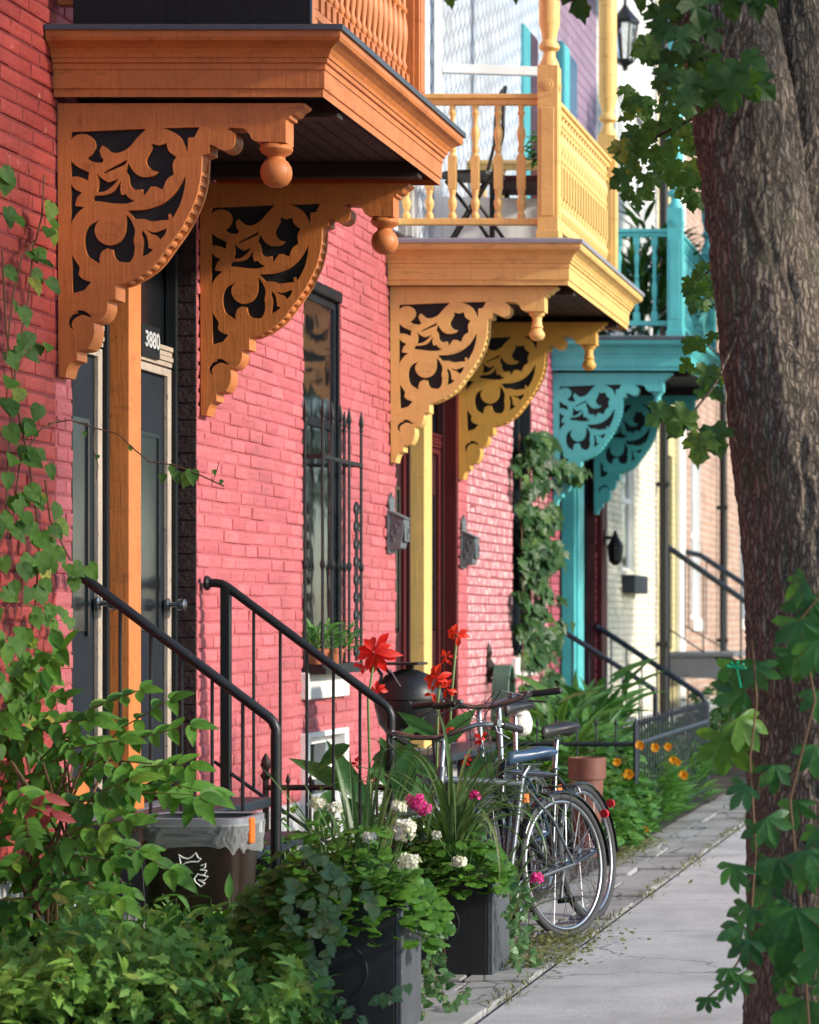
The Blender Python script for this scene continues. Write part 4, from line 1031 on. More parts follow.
def bicycle(loc, head, lean, fm, sm, barstyle, label, steer=0, saddle_h=.93, bar_h=1.02, fleece=False, guards=True):
    """local: rear axle at x=0, front axle at x=1.04, z up"""
    rt = empty('bicycle', loc, label, 'bicycle', 'bicycles parked behind the planters')
    rt.rotation_euler = (Matrix.Rotation(head, 3, 'Z') @ Matrix.Rotation(lean, 3, 'X')).to_euler()
    r = .335; wb = 1.04
    A = Vector((0, 0, r)); Fx = Vector((wb, 0, r)); BB = Vector((.43, 0, .28)); ST = Vector((.26, 0, .76)); HT = Vector((.84, 0, .80)); HB = Vector((.885, 0, .66)); SD = Vector((.20, 0, saddle_h))
    f = MB(); f.tube([BB, ST], .016, 10); f.tube([ST + Vector((.01, 0, -.03)), HT + Vector((.0, 0, -.02))], .015, 10); f.tube([BB, HB + Vector((0, 0, .01))], .018, 10); f.tube([HT + Vector((-.01, 0, .03)), HB + Vector((.012, 0, -.03))], .019, 10)
    for s_ in (-1, 1):
        f.tube([BB + Vector((0, s_ * .02, 0)), Vector((.2, s_ * .045, .305)), A + Vector((0, s_ * .058, 0))], .009, 8); f.tube([ST + Vector((.01, s_ * .014, -.04)), Vector((.12, s_ * .05, .55)), A + Vector((0, s_ * .058, 0))], .007, 8)
    f.lathe(BB, [(.022, -.035), (.022, .035)], 12, 0, 'Y')
    f.build('frame', M[fm], rt, smooth='auto')
    k_ = MB()
    for s_ in (-1, 1): k_.tube([HB + Vector((.012, s_ * .012, -.03)), HB + Vector((.02, s_ * .042, -.07)), Vector((.975, s_ * .048, .46)), Fx + Vector((0, s_ * .05, 0))], [.013, .013, .011, .008], 8)
    k_.build('fork', M['chrome' if fm == 'bikesilver' else fm], rt, smooth='auto')
    wheel_parts(rt, 0, 'bikeblack', guard=(R(25), R(185)) if guards else None); wheel_parts(rt, wb, 'bikeblack', guard=(R(40), R(190)) if guards else None)
    # crank, chain
    c = MB(); c.torus(BB + Vector((0, -.05, 0)), .085, .004, 'Y', 40, 5); c.torus(BB + Vector((0, -.05, 0)), .06, .004, 'Y', 30, 5)
    for q in range(5): a = q * 1.2566; c.tube([BB + Vector((0, -.05, 0)), BB + Vector((.085 * math.cos(a), -.05, .085 * math.sin(a)))], .005, 5)
    for s_ in (-1, 1):
        e = BB + Vector((s_ * .10, s_ * .075, s_ * -.135)); c.tube([BB + Vector((0, s_ * .06, 0)), e], .009, 6)
    cr = c.build('crank', M['alu'], rt, smooth='auto')
    for s_ in (-1, 1): pd_ = MB(); e = BB + Vector((s_ * .10, s_ * .075, s_ * -.135)); pd_.box(e.x - .04, e.x + .04, e.y + (0 if s_ > 0 else -.09), e.y + (.09 if s_ > 0 else 0), e.z - .012, e.z + .012); pd_.build('pedal', M['blackplastic'], cr, bevel=.003)
    ch = MB(); ch.tube([BB + Vector((0, -.05, .085)), A + Vector((0, -.05, .035)), A + Vector((-.035, -.05, 0)), A + Vector((0, -.05, -.035)), A + Vector((.03, -.05, -.09)), BB + Vector((0, -.05, -.085))], .0045, 5); ch.lathe(A, [(.035, -.055), (.045, -.05), (.02, -.035)], 16, 0, 'Y'); ch.build('chain', M['iron_rust'], rt)
    # seat
    p = MB(); p.tube([ST, SD - Vector((0, 0, .05))], .0125, 10); p.torus(ST, .018, .006, 'Z', 16, 6); p.tube([SD + Vector((-.07, -.025, -.05)), SD + Vector((.08, -.02, -.045))], .004, 6); p.tube([SD + Vector((-.07, .025, -.05)), SD + Vector((.08, .02, -.045))], .004, 6); p.build('seat_post', M['chrome'], rt, smooth='auto')
    s2 = MB(); rows = [(-.135, .045, .0), (-.12, .082, .012), (-.06, .085, .016), (0, .055, .008), (.06, .030, .004), (.12, .020, .002), (.15, .008, -.006)]; vs_ = []; N = 14
    for x, w_, z in rows:
        for q in range(N):
            a = 2 * math.pi * q / N; s_ = math.sin(a); vs_.append((SD.x + x, w_ * math.cos(a), SD.z + z + (.018 if s_ > 0 else .040) * s_ - (0 if s_ > 0 else .0) - .01 * abs(math.cos(a)) ** 3))
    s2.add(vs_, [(i * N + q, i * N + (q + 1) % N, (i + 1) * N + (q + 1) % N, (i + 1) * N + q) for i in range(len(rows) - 1) for q in range(N)] + [tuple(range(N))[::-1], tuple((len(rows) - 1) * N + q for q in range(N))])
    s2.build('saddle', M[sm], rt, smooth=True)
    if fleece:
        q = MB(); q.lathe(SD + Vector((-.10, 0, -.09)), [(.01, -.055), (.06, -.045), (.075, 0), (.06, .04), (.02, .055)], 16, 0, 'Y'); q.build('saddle_bag', M['wool'], rt, smooth=True)
    # bars
    bt = Vector((HT.x - .035, 0, bar_h)); g = MB(); g.tube([HT, bt], .013, 10); g.tube([bt, bt + Vector((.07, 0, .01))], .012, 8)
    g.build('stem', M['chrome'], rt, smooth='auto')
    hb = MB(); ct = MB(); GP = []; cs, sn = math.cos(steer), math.sin(steer)
    def tr(p): return bt + Vector((p[0] * cs - p[1] * sn, p[0] * sn + p[1] * cs, p[2]))
    for s_ in (-1, 1):
        if barstyle == 'swept': pts = [(.07, 0, .01), (.08, s_ * .09, .02), (.05, s_ * .20, .05), (-.03, s_ * .265, .045), (-.14, s_ * .285, .02)]
        else: pts = [(.07, 0, .01), (.06, s_ * .10, .02), (.035, s_ * .20, .045), (.01, s_ * .30, .045)]
        hb.tube([tr(p) for p in pts], .011, 10)
        gp = MB(); bl = MB(); GP.append((gp, bl)); a, b = Vector(pts[-2]), Vector(pts[-1]); d = (b - a).normalized(); gp.tube([tr(b - d * .10), tr(b - d * .02), tr(b + d * .03), tr(b + d * .035)], [.016, .0165, .0165, .010], 10)
        e = b - d * .13; bl.tube([tr(e + Vector((.02, 0, -.01))), tr(e + Vector((.05, 0, -.03)) + d * .03), tr(e + Vector((.06, 0, -.045)) + d * .12)], .005, 6); bl.lathe(tr(e), [(.018, -.012), (.018, .012)], 10, 0, 'Y')
        ct.tube([tr(e + Vector((.03, 0, 0))), tr(e + Vector((.14, -s_ * .05, .03))), tr(Vector((.17, s_ * .02, -.03))), HB + Vector((.05, s_ * .02, .02)), HB + Vector((.03, 0, -.12))], .003, 5)
    h = hb.build('handlebar', M['chrome'], rt, smooth='auto'); [(g_.build('grip', M['blackplastic'], h, smooth='auto'), b_.build('brake_lever', M['alu'], h, smooth='auto')) for g_, b_ in GP]; ct.build('brake_cables', M['blackplastic'], h)
    for x, z in ((.945, .69), (.10, .66)): br = MB(); br.torus((x, 0, z - .03), .045, .006, 'X', 14, 6, 0, 0, math.pi); br.build('brake', M['alu'], rt)
    rf = MB(); rf.lathe((.255, 0, .66), [(.022, -.02), (.022, .02)], 10); rf.build('orange_band', M['orangeplastic'], rt)
    if fm == 'bikesilver': rk = MB(); rk.tube([(0, .06, .34), (-.02, .06, .70)], .004, 5); rk.tube([(0, -.06, .34), (-.02, -.06, .70)], .004, 5); rk.torus((-.06, 0, .70), .10, .005, 'Z', 20, 5); rk.build('rear_rack', M['blackplastic'], rt)
    q = MB(); q.lathe((-.365 + .0, 0, .55), [(.022, -.006), (.022, .006)], 10, 0, 'X'); q.build('rear_reflector', M['redplastic'], rt)
    return rt
hd = math.atan2(-.937, -.35)
bicycle((-2.07, 12.15, 0), math.atan2(-.90, -.43), R(6), 'bikesilver', 'saddleblue', 'swept', 'nearest bicycle, with silver frame, blue saddle and bare silver handlebar', R(8), .86, .95)
bicycle((-2.07, 12.85, 0), math.atan2(-.97, -.24), R(7), 'bikeblack', 'blackplastic', 'flat', 'middle black bicycle with black grips on a wide handlebar', R(-4), .95, 1.07)
bicycle((-2.52, 14.0, 0), math.atan2(-.99, -.10), R(6), 'bikeblue', 'blackplastic', 'flat', 'farthest dark bicycle with a white bag under its saddle', R(6), 1.02, 1.03, True)

# ================================================================ POTS AND PLANTERS
def planter(y0, h, x0, x1, dep, label):
    o = Vector((x0, y0, 0)); rt = empty('planter_box', o, label, 'planter', 'black planter boxes on the flagstones')
    m = MB(); t_ = .025
    m.box(0, x1 - x0 - t_, 0, t_, .0, h); m.box(0, t_, t_, dep, 0, h); m.box(t_, x1 - x0 - t_, dep - t_, dep, 0, h); m.box(t_, x1 - x0 - t_, t_, dep - t_, h - .08, h - .05)
    m.build('planter_walls', M['planter'], rt, bevel=.004)
    m = MB(); m.box(x1 - x0 - t_ + .001, x1 - x0, .0, dep, .0, h); m.build('planter_side', M['planter_edge'], rt, bevel=.004)
    m = MB(); m.torus(((x1 - x0) * .42, -.0005, h * .5), .10, .003, 'Y', 36, 6); m.build('round_emblem', M['planter'], rt)
planter(9.24, .46, -2.55, -2.165, .30, 'nearest black planter box with white geraniums, cut by the bottom edge')
planter(10.84, .43, -2.58, -2.165, .36, 'black planter box with arching strap leaves, in front of the bicycles')
def pot(x, y, z, r, h, mat, label, group=None, rim=True):
    m = MB(); prof = [(r * .68, 0), (r * .95, h * .78), (r * .95, h * .8)] + ([(r * 1.08, h * .8), (r * 1.1, h), (r * .95, h), (r * .9, h * .88), (.005, h * .88)] if rim else [(r, h), (r * .9, h), (r * .88, h * .9), (.005, h * .9)])
    m.lathe((x, y, z), prof, 20); return tag(m.build('flower_pot', M[mat], smooth='auto'), label, 'pot', group)
pot(WX + .03, 14.30, 1.195, .055, .12, 'terracotta', 'left terracotta pot on the sill inside the window grille', 'terracotta pots on the window sill')
pot(WX + .035, 14.62, 1.195, .055, .12, 'terracotta', 'right terracotta pot on the sill inside the window grille', 'terracotta pots on the window sill')
pp = P(587, 800, 15.9); pot(pp.x, 15.9, .0, .105, .64, 'brownpot', 'tall reddish brown pot standing behind the bicycle wheels')
# balcony furniture
def bistro_chair(x, y, z, rz, label):
    rt = empty('balcony_chair', (x, y, z), label, 'chair', None, (0, 0, rz))
    m = MB(); m.lathe((0, 0, .45), [(.20, 0), (.20, .02)], 24); m.build('seat', M['iron'], rt)
    m = MB()
    for s_ in (-1, 1): m.tube([(-.17, s_ * .15, .95), (-.16, s_ * .17, .7), (-.10, s_ * .17, .46), (.16, s_ * .18, 0)], .012, 6); m.tube([(.15, s_ * .15, .45), (-.02, s_ * .17, .25), (-.20, s_ * .19, 0)], .012, 6)
    m.tube([(-.17, -.15, .95), (-.19, -.08, 1.02), (-.19, .08, 1.02), (-.17, .15, .95)], .012, 6); m.tube([(-.165, -.16, .8), (-.19, 0, .8), (-.165, .16, .8)], .010, 6); m.torus((-.185, 0, .9), .07, .008, 'X', 20, 5)
    m.build('chair_frame', M['iron'], rt)
bistro_chair(-3.42, 16.5, 3.80, R(200), 'black wire bistro chair on the yellow balcony')
rt = empty('balcony_table', (-3.15, 17.2, 3.80), 'small dark wooden table on the yellow balcony', 'table')
m = MB(); m.box(-.28, .20, -.28, .28, .50, .54); m.build('tabletop', M['maroon_dark'], rt, bevel=.005)
for a, b in ((-.24, -.24), (.16, -.24), (-.24, .24), (.16, .24)): m = MB(); m.box(a - .015, a + .015, b - .015, b + .015, 0, .50); m.build('leg', M['iron'], rt)
pot(-3.05, 17.15, 4.34, .07, .13, 'terracotta', 'clay pot with a small plant on the balcony table')
# ================================================================ LEAF KIT
def frame(d, up):
    d = Vector(d).normalized(); s_ = d.cross(Vector(up))
    if s_.length < .05: s_ = d.cross(Vector((1, 0, .3)))
    s_.normalize(); n = s_.cross(d).normalized(); return d, s_, n
OV = [(0, .03), (.10, .55), (.28, .92), (.48, 1.0), (.68, .78), (.86, .38), (1, .02)]
OB = [(0, .03), (.15, .30), (.35, .62), (.55, .95), (.70, 1.0), (.85, .62), (1, .02)]
def oval(m, p, d, up, L, W, prof=OV, droop=.18, fold=.22, mi=0):
    d, s_, n = frame(d, up); p = Vector(p); vs_ = []; droop *= rnd(.2, 2.2); fold *= rnd(.3, 2.2); sw = rnd(-.12, .12)
    for t_, w_ in prof:
        c = p + d * (L * t_) - n * (droop * L * t_ * t_) + s_ * (sw * L * t_ * t_); e = fold * W * .5 * w_
        vs_ += [c + s_ * (W * .5 * w_) + n * e, c, c - s_ * (W * .5 * w_) + n * e]
    k_ = len(prof); fs_ = []
    for i in range(k_ - 1): a = i * 3; fs_ += [(a, a + 1, a + 4, a + 3), (a + 1, a + 2, a + 5, a + 4)]
    m.add(vs_, fs_, mi)
def fan(m, p, d, up, L, outline, cup=.10, droop=.15, mi=0):
    """outline: (along, across) of a flat leaf of length 1"""
    d, s_, n = frame(d, up); p = Vector(p); vs_ = []; cup = cup * rnd(-1, 4); droop *= rnd(.3, 2.6); ph = rnd(0, 6)
    for a, b in [(.38, 0)] + outline:
        rr = (a - .38) ** 2 + b * b; vs_.append(p + d * (a * L) + s_ * (b * L) + n * (L * (cup * abs(b) - droop * rr + .045 * math.sin(a * 9 + b * 11 + ph))))
    k_ = len(outline); m.add(vs_, [(0, i + 1, (i + 1) % k_ + 1) for i in range(k_)], mi)
HEART = [(0, 0), (-.10, .10), (-.08, .26), (.10, .40), (.35, .40), (.62, .27), (.85, .10), (1, 0), (.85, -.10), (.62, -.27), (.35, -.40), (.10, -.40), (-.08, -.26), (-.10, -.10)]
_mh = [(.02, .03), (-.10, .22), (-.02, .30), (.02, .42), (.14, .36), (.20, .46), (.30, .60), (.36, .50), (.48, .52), (.45, .40), (.40, .22), (.58, .26), (.66, .34), (.74, .22), (.84, .16), (.86, .08)]
MAPLE = [(0, 0)] + _mh + [(1.02, 0)] + [(a, -b) for a, b in reversed(_mh)]
ROUND = [(0, 0)] + [(.42 + .44 * math.cos(a) * (1 + .07 * math.cos(a * 9)), .46 * math.sin(a) * (1 + .07 * math.cos(a * 9))) for a in [math.pi * (.93 - 1.86 * i / 22) for i in range(23)]]
IVY = [(0, 0), (-.12, .12), (-.06, .34), (.22, .28), (.36, .48), (.52, .26), (1, 0), (.52, -.26), (.36, -.48), (.22, -.28), (-.06, -.34), (-.12, -.12)]
def rdir(up=.0, spread=1.0):
    a = rnd(0, 2 * math.pi); return Vector((math.cos(a) * spread, math.sin(a) * spread, up + rnd(-.5, .5) * spread))
def rup(t=.6): return Vector((rnd(-t, t), rnd(-t, t) - .25, 1))
def palm(m, p, d, up, L, n=5, W=.48, prof=OB, droop=.22, mi=0):
    d, s_, nn = frame(d, up)
    for i in range(n):
        a = R((-75, -38, 0, 38, 75)[i] if n == 5 else (-50 + 50 * i)); l = L * ((.68, .9, 1, .9, .68)[i] if n == 5 else 1) * rnd(.9, 1.08)
        q = d * math.cos(a) + s_ * math.sin(a); oval(m, p, q, nn, l, l * W, prof, droop + rnd(-.08, .1), .16, mi)
def stripblade(m, p, d, L, W, bend, n=9, mi=0):
    """long arching strap"""
    p = Vector(p); h = Vector((d[0], d[1], 0)); h = h.normalized() if h.length > 0 else Vector((1, 0, 0)); el = math.atan2(d[2], Vector((d[0], d[1])).length); s_ = Vector((-h.y, h.x, 0)); vs_ = []
    c = p.copy(); st = L / n
    for i in range(n + 1):
        t_ = i / n; w_ = W * .5 * (min(1, .55 + t_ * 2.2)) * (1 - t_ ** 3) + .0006; vs_ += [c + s_ * w_ + Vector((0, 0, w_ * .5)), c.copy(), c - s_ * w_ + Vector((0, 0, w_ * .5))]
        e = el - bend * (t_ ** 1.4); c = c + (h * math.cos(e) + Vector((0, 0, 1)) * math.sin(e)) * st
    fs_ = []
    for i in range(n): a = i * 3; fs_ += [(a, a + 1, a + 4, a + 3), (a + 1, a + 2, a + 5, a + 4)]
    m.add(vs_, fs_, mi)
def leaves_obj(m, name, mat, parent=None, org=(0, 0, 0)): return m.build(name, mat, parent, org, smooth=True, recalc=False)

# ---------------------------------------------------------------- climbing vine on the near wall
random.seed(21)
def wall_vine():
    o = Vector((WX, 10.0, 0)); rt = empty('climbing_vine', o, 'leafy climbing vine on the brick wall left of the black doors', 'vine')
    m = MB(); st = MB()
    # stem traced in px down the wall
    def wp(px, py): D = (WX + .06) * F / (px - VX); return Vector((WX + .06, D, CH - (py - VY) * D / F))
    runs = [[(44, 175), (42, 215), (36, 240), (22, 255), (12, 300), (6, 360)], [(34, 240), (28, 300), (18, 350), (10, 420), (5, 520)], [(2, 250), (6, 330), (16, 400), (30, 470), (40, 540), (35, 610)], [(60, 420), (40, 430), (20, 460), (10, 540)], [(70, 560), (50, 520), (45, 480)]]
    for r_ in runs: st.tube([wp(a, b) for a, b in r_], .0035, 5)
    def cluster(px, py, n, sx, sy, L0=.056, L1=.088):
        n = max(2, int(n * .45))
        for _ in range(n):
            q = wp(px + random.gauss(0, sx), py + random.gauss(0, sy)); q.x += rnd(.0, .05)
            fan(m, q, (rnd(-.1, .5), rnd(-.7, .7), rnd(-1.2, -.2)), (1, -.9 + rnd(-.5, .5), rnd(-.2, .8)), rnd(L0, L1), HEART)
    for px, py, n, sx, sy in [(42, 205, 3, 4, 10), (40, 228, 5, 6, 8), (24, 248, 7, 8, 6), (30, 275, 7, 8, 12), (14, 300, 9, 9, 14), (20, 335, 10, 9, 12), (8, 370, 14, 8, 16), (8, 420, 18, 10, 18), (18, 455, 12, 14, 10), (10, 490, 26, 16, 22), (45, 480, 8, 10, 12),
                              (18, 540, 40, 18, 24), (52, 540, 16, 12, 20), (24, 600, 40, 20, 22), (60, 570, 8, 7, 14), (10, 650, 42, 14, 28), (34, 640, 16, 14, 20), (8, 700, 40, 12, 25), (20, 740, 30, 16, 20), (2, 160, 3, 3, 10), (4, 210, 2, 3, 5)]:
        cluster(px, py, n, sx, sy)
    # bare tendril reaching over the doors
    D = 10.35; pts = [P(a, b, D) for a, b in [(48, 424), (70, 420), (95, 428), (118, 434), (135, 450), (150, 462), (175, 465), (200, 475), (215, 482), (224, 486)]]; st.tube(pts, .0030, 5)
    st.tube([P(a, b, D) for a, b in [(95, 428), (92, 445), (98, 465), (96, 480)]], .002, 5); st.tube([P(213, 482, D), P(217, 470, D), P(219, 462, D)], .002, 5)
    for a, b in ((172, 466), (176, 472), (190, 474), (192, 470), (98, 455), (84, 432), (222, 480), (214, 470), (130, 446), (163, 474)):
        fan(m, P(a, b, D), (rnd(-.5, .5), -.2, -1), (.4, -1, .3), rnd(.035, .07) if a > 160 and a < 195 else rnd(.02, .03), HEART)
    leaves_obj(m, 'vine_leaves', M['vine'], rt, o); st.build('vine_stems', M['twig'], rt, o)
wall_vine()

# ---------------------------------------------------------------- bush at lower left with pinnate sprays
random.seed(5)
def bush():
    o = Vector((-3.4, 9.8, 0)); rt = empty('leafy_bush', o, 'dense leafy green bush with a reddened sprig in front of the black doors', 'bush')
    m = MB(); st = MB(); rl = MB()
    def spray(a, b, n, L, mb=m, droop=True):
        a, b = Vector(a), Vector(b); mid = (a + b) / 2 + Vector((0, 0, .06)); st.tube([a, mid, b], [.004, .003, .0015], 5)
        for i in range(n):
            t_ = (i + 1) / n; c = a.lerp(mid, t_ * 2) if t_ < .5 else mid.lerp(b, t_ * 2 - 1); dr = (b - a).normalized()
            side = dr.cross(Vector((0, -.6, 1))).normalized()
            for s_ in (-1, 1):
                d = dr * .45 + side * s_ * .8 + Vector((0, -.1, -.35)) + Vector((rnd(-.2, .2), rnd(-.2, .2), rnd(-.2, .2)))
                oval(mb, c, d, (rnd(-.3, .5), -.9, .8), L * rnd(.8, 1.1), L * .46, OV, .18, .25)
        oval(mb, b, dr + Vector((0, 0, -.4)), (0, -.9, .8), L * 1.1, L * .5, OV)
    # front arching sprays traced from the photo
    for (x0, y0, x1, y1, D) in [(60, 790, 190, 725, 9.7), (40, 760, 140, 690, 9.8), (30, 820, 200, 795, 9.6), (40, 850, 140, 850, 9.5), (20, 790, 120, 740, 9.7), (60, 840, 130, 780, 9.6), (0, 760, 90, 720, 9.8), (10, 880, 110, 860, 9.5), (30, 890, 120, 900, 9.5),
                                (0, 840, 100, 800, 9.6), (0, 800, 60, 700, 9.85), (100, 800, 190, 765, 9.7), (10, 920, 60, 890, 9.45), (30, 870, 125, 820, 9.5), (70, 790, 170, 700, 9.85), (0, 900, 120, 925, 9.4), (30, 720, 60, 650, 9.9), (0, 740, 30, 670, 9.9)]:
        spray(P(x0, y0, D), P(x1, y1, D - .1), random.choice((5, 6, 7)), rnd(.08, .12))
    for _ in range(72):
        D = rnd(9.5, 10.15); px = rnd(-80, 105) - max(0, rnd(-40, 40)); py = rnd(735, 930) + max(0, px) * .2
        a = P(px, py, D); spray(a, a + Vector((rnd(-.05, .22), rnd(-.3, .05), rnd(-.12, .14))), random.choice((4, 5, 6)), rnd(.06, .105))
    for a, b in (((110, 800, 9.7), (205, 792, 9.6)), ((90, 860, 9.6), (170, 870, 9.5)), ((110, 760, 9.8), (195, 800, 9.7))): spray(P(*a), P(*b), 5, .115)
    for px, py in ((45, 795), (52, 812), (38, 806)):
        oval(rl, P(px, py, 9.42), (-.5, 0, -.6), (0, -1, .4), .12, .04); oval(rl, P(px, py, 9.42), (.7, 0, -.3), (0, -1, .4), .09, .035)
    for _ in range(14):
        st.tube([Vector((rnd(-3.75, -3.5), rnd(9.6, 10.1), 0)), Vector((rnd(-3.75, -3.45), rnd(9.5, 10), .5)), Vector((rnd(-3.75, -3.4), rnd(9.4, 10), .95))], [.010, .007, .004], 6)
    leaves_obj(m, 'bush_leaves', M['bush'], rt, o); leaves_obj(rl, 'red_leaves', M['redleaf'], rt, o); st.build('bush_stems', M['twig'], rt, o)
bush()

# ---------------------------------------------------------------- ground cover
random.seed(9)
m = MB()
for _ in range(5600):
    D = rnd(8.6, 10.1); px = rnd(-60, 345)
    hmax = .30 + .34 * noise.noise(Vector((px * .018, D * 2.2, 0))) - .10 * max(0, (px - 200) / 140)
    x = (px - VX) * D / F
    if x > -2.38 or x < WX + .02: continue
    z = max(.03, hmax * math.sqrt(rnd(.02, 1))); q = Vector((x, D, z)); k_ = noise.noise(Vector((px * .02, D * 3, 8)))
    up = (rnd(-.2, .9), rnd(-1.1, .1), rnd(.2, 1.1)); r_ = random.random() + k_ * .6
    if r_ < .45: fan(m, q, (rnd(-1, 1), rnd(-1, .3), rnd(-.9, .2)), up, rnd(.030, .062), IVY)
    elif r_ < .8: oval(m, q, (rnd(-1, 1), rnd(-1, .5), rnd(-.5, .9)), up, rnd(.05, .10), rnd(.014, .030))
    elif r_ < 1.12: palm(m, q, (rnd(-1, 1), rnd(-1, .3), rnd(-.5, .4)), up, rnd(.025, .042), 5, .42, OV)
    else: stripblade(m, (x, D, z * .4), (rnd(-.7, .7), rnd(-.7, .3), 1.2), rnd(.15, .30), .006, 1.0, 6, 1)
g = leaves_obj(m, 'ground_cover', [M['cover'], M['weed']]); tag(g, 'low mixed ground cover along the bottom left', 'ground cover', None, 'stuff')
# taller weeds in front of the bin
m = MB(); st = MB(); o = Vector((-3.1, 9.7, 0))
rt = empty('leafy_weeds', o, 'tall yellowish green weeds in front of the brown bin', 'plant')
for _ in range(74):
    px = rnd(95, 290); D = rnd(9.5, 9.95); top = P(px, rnd(892, 945) + abs(px - 200) * .1, D); base = Vector((top.x + rnd(-.06, .06), D + rnd(0, .1), .03))
    st.tube([base, base.lerp(top, .6) + Vector((rnd(-.02, .02), 0, 0)), top], [.004, .003, .0015], 5)
    for i in range(9):
        c = base.lerp(top, .35 + .65 * i / 8); oval(m, c, (rnd(-1, 1), rnd(-1, .3), rnd(-.9, .5)), rup(.6), rnd(.06, .12), rnd(.022, .038), OV, .3)
leaves_obj(m, 'weed_leaves', M['cover'], rt, o); st.build('weed_stems', M['stemgreen'], rt, o)

# ---------------------------------------------------------------- planted flowers
def flower_head(m, c, r, n=34, pet=.018):
    for _ in range(n):
        d = Vector((rnd(-1, 1), rnd(-1, .6), rnd(-.5, 1))).normalized(); q = Vector(c) + Vector((d.x * 1.15, d.y, d.z * .75)) * r * rnd(.45, 1.15)
        dd, s_, nn = frame(Vector((rnd(-1, 1), rnd(-1, 1), rnd(-1, 1))).cross(d) + d * .3, d)
        for k_ in range(4):
            a = k_ * 1.57 + rnd(-.3, .3); e = (dd * math.cos(a) + s_ * math.sin(a)) + d * .35; oval(m, q, e, d, pet, pet * .8, OB, .1, .1)
def geranium(cx, cy, z, rx, ry, h, n, label, heads, hmat, seed, spill=.0):
    random.seed(seed); o = Vector((cx, cy, z)); rt = empty('geranium', o, label, 'flowers'); m = MB(); st = MB(); fl = MB()
    for _ in range(n):
        a = rnd(0, 6.283); rr = math.sqrt(rnd(0, 1)); zz = h * (1 - rr ** 2 * .75) * rnd(.35, 1.0) - spill * rr * rnd(0, 1)
        q = Vector((cx + rx * rr * math.cos(a), cy + ry * rr * math.sin(a), z + zz)); base = Vector((cx + rx * .3 * rr * math.cos(a), cy + ry * .3 * rr * math.sin(a), z))
        if random.random() < .35: st.tube([base, q], .002, 4, cap=False)
        fan(m, q, (math.cos(a) + rnd(-.6, .6), math.sin(a) + rnd(-.6, .6), rnd(-.5, .2)), (math.cos(a) * .5 + rnd(-.4, .4), -.5 + rnd(-.4, .4), 1), rnd(.045, .078), ROUND, .12, .3)
    for px, py, D, r in heads:
        fl = MB(); c = P(px, py, D); flower_head(fl, c, r, int(38 * (r / .035) ** 2) + 6); st.tube([(cx + (c.x - cx) * .4, cy, z + .05), (cx + (c.x - cx) * .8, (cy + c.y) / 2, (z + c.z) / 2 + .03), c], .0025, 5); leaves_obj(fl, 'flower_head', M[hmat], rt, o)
    leaves_obj(m, 'geranium_leaves', M['gerleaf'], rt, o); st.build('flower_stems', M['stemgreen'], rt, o)
geranium(-2.42, 9.40, .40, .36, .24, .36, 620, 'white flowering geranium filling the nearest black planter', [(399, 807, 9.35, .022), (404, 827, 9.3, .03), (409, 862, 9.2, .028), (318, 803, 9.5, .022), (334, 808, 9.5, .020), (370, 838, 9.3, .014), (405, 835, 9.3, .022)], 'white_petal', 31, .16)
geranium(-2.42, 10.98, .40, .28, .26, .28, 420, 'dark leafed geranium with magenta blooms in the second planter', [(416, 802, 10.6, .034), (423, 809, 10.6, .026), (475, 795, 10.8, .016), (537, 878, 10.75, .020)], 'pink_petal', 32, .12)
geranium(-2.25, 10.72, .42, .16, .12, .18, 90, 'small pale cream geranium hanging over the second planter edge', [(459, 862, 10.5, .022), (437, 835, 10.6, .010)], 'white_petal', 33, .08)

def strap_plant(px, D, z, n, L0, L1, bend, label, seed, tilt=(.9, 1.6), mat='straps', W=(.012, .022)):
    random.seed(seed); c = Vector(((px - VX) * D / F, D, z)); m = MB()
    for _ in range(n):
        a = rnd(0, 6.283); e = rnd(*tilt); stripblade(m, c + Vector((math.cos(a) * .03, math.sin(a) * .03, 0)), (math.cos(a) * math.cos(e), math.sin(a) * math.cos(e), math.sin(e)), rnd(L0, L1), rnd(*W), bend * rnd(.5, 1.1), 12)
    tag(leaves_obj(m, 'strap_leaf_plant', M[mat]), label, 'plant')
strap_plant(452, 10.9, .45, 74, .45, .85, 3.0, 'fountain of long arching strap leaves in the second planter', 41)
strap_plant(362, 9.55, .42, 34, .45, .68, .5, 'upright spiky sword leaves rising behind the white geranium', 42, (1.05, 1.5), 'straps', (.012, .02))
strap_plant(500, 11.6, .03, 30, .4, .7, 2.4, 'loose strap leaves growing beside the front bicycle wheel', 43)

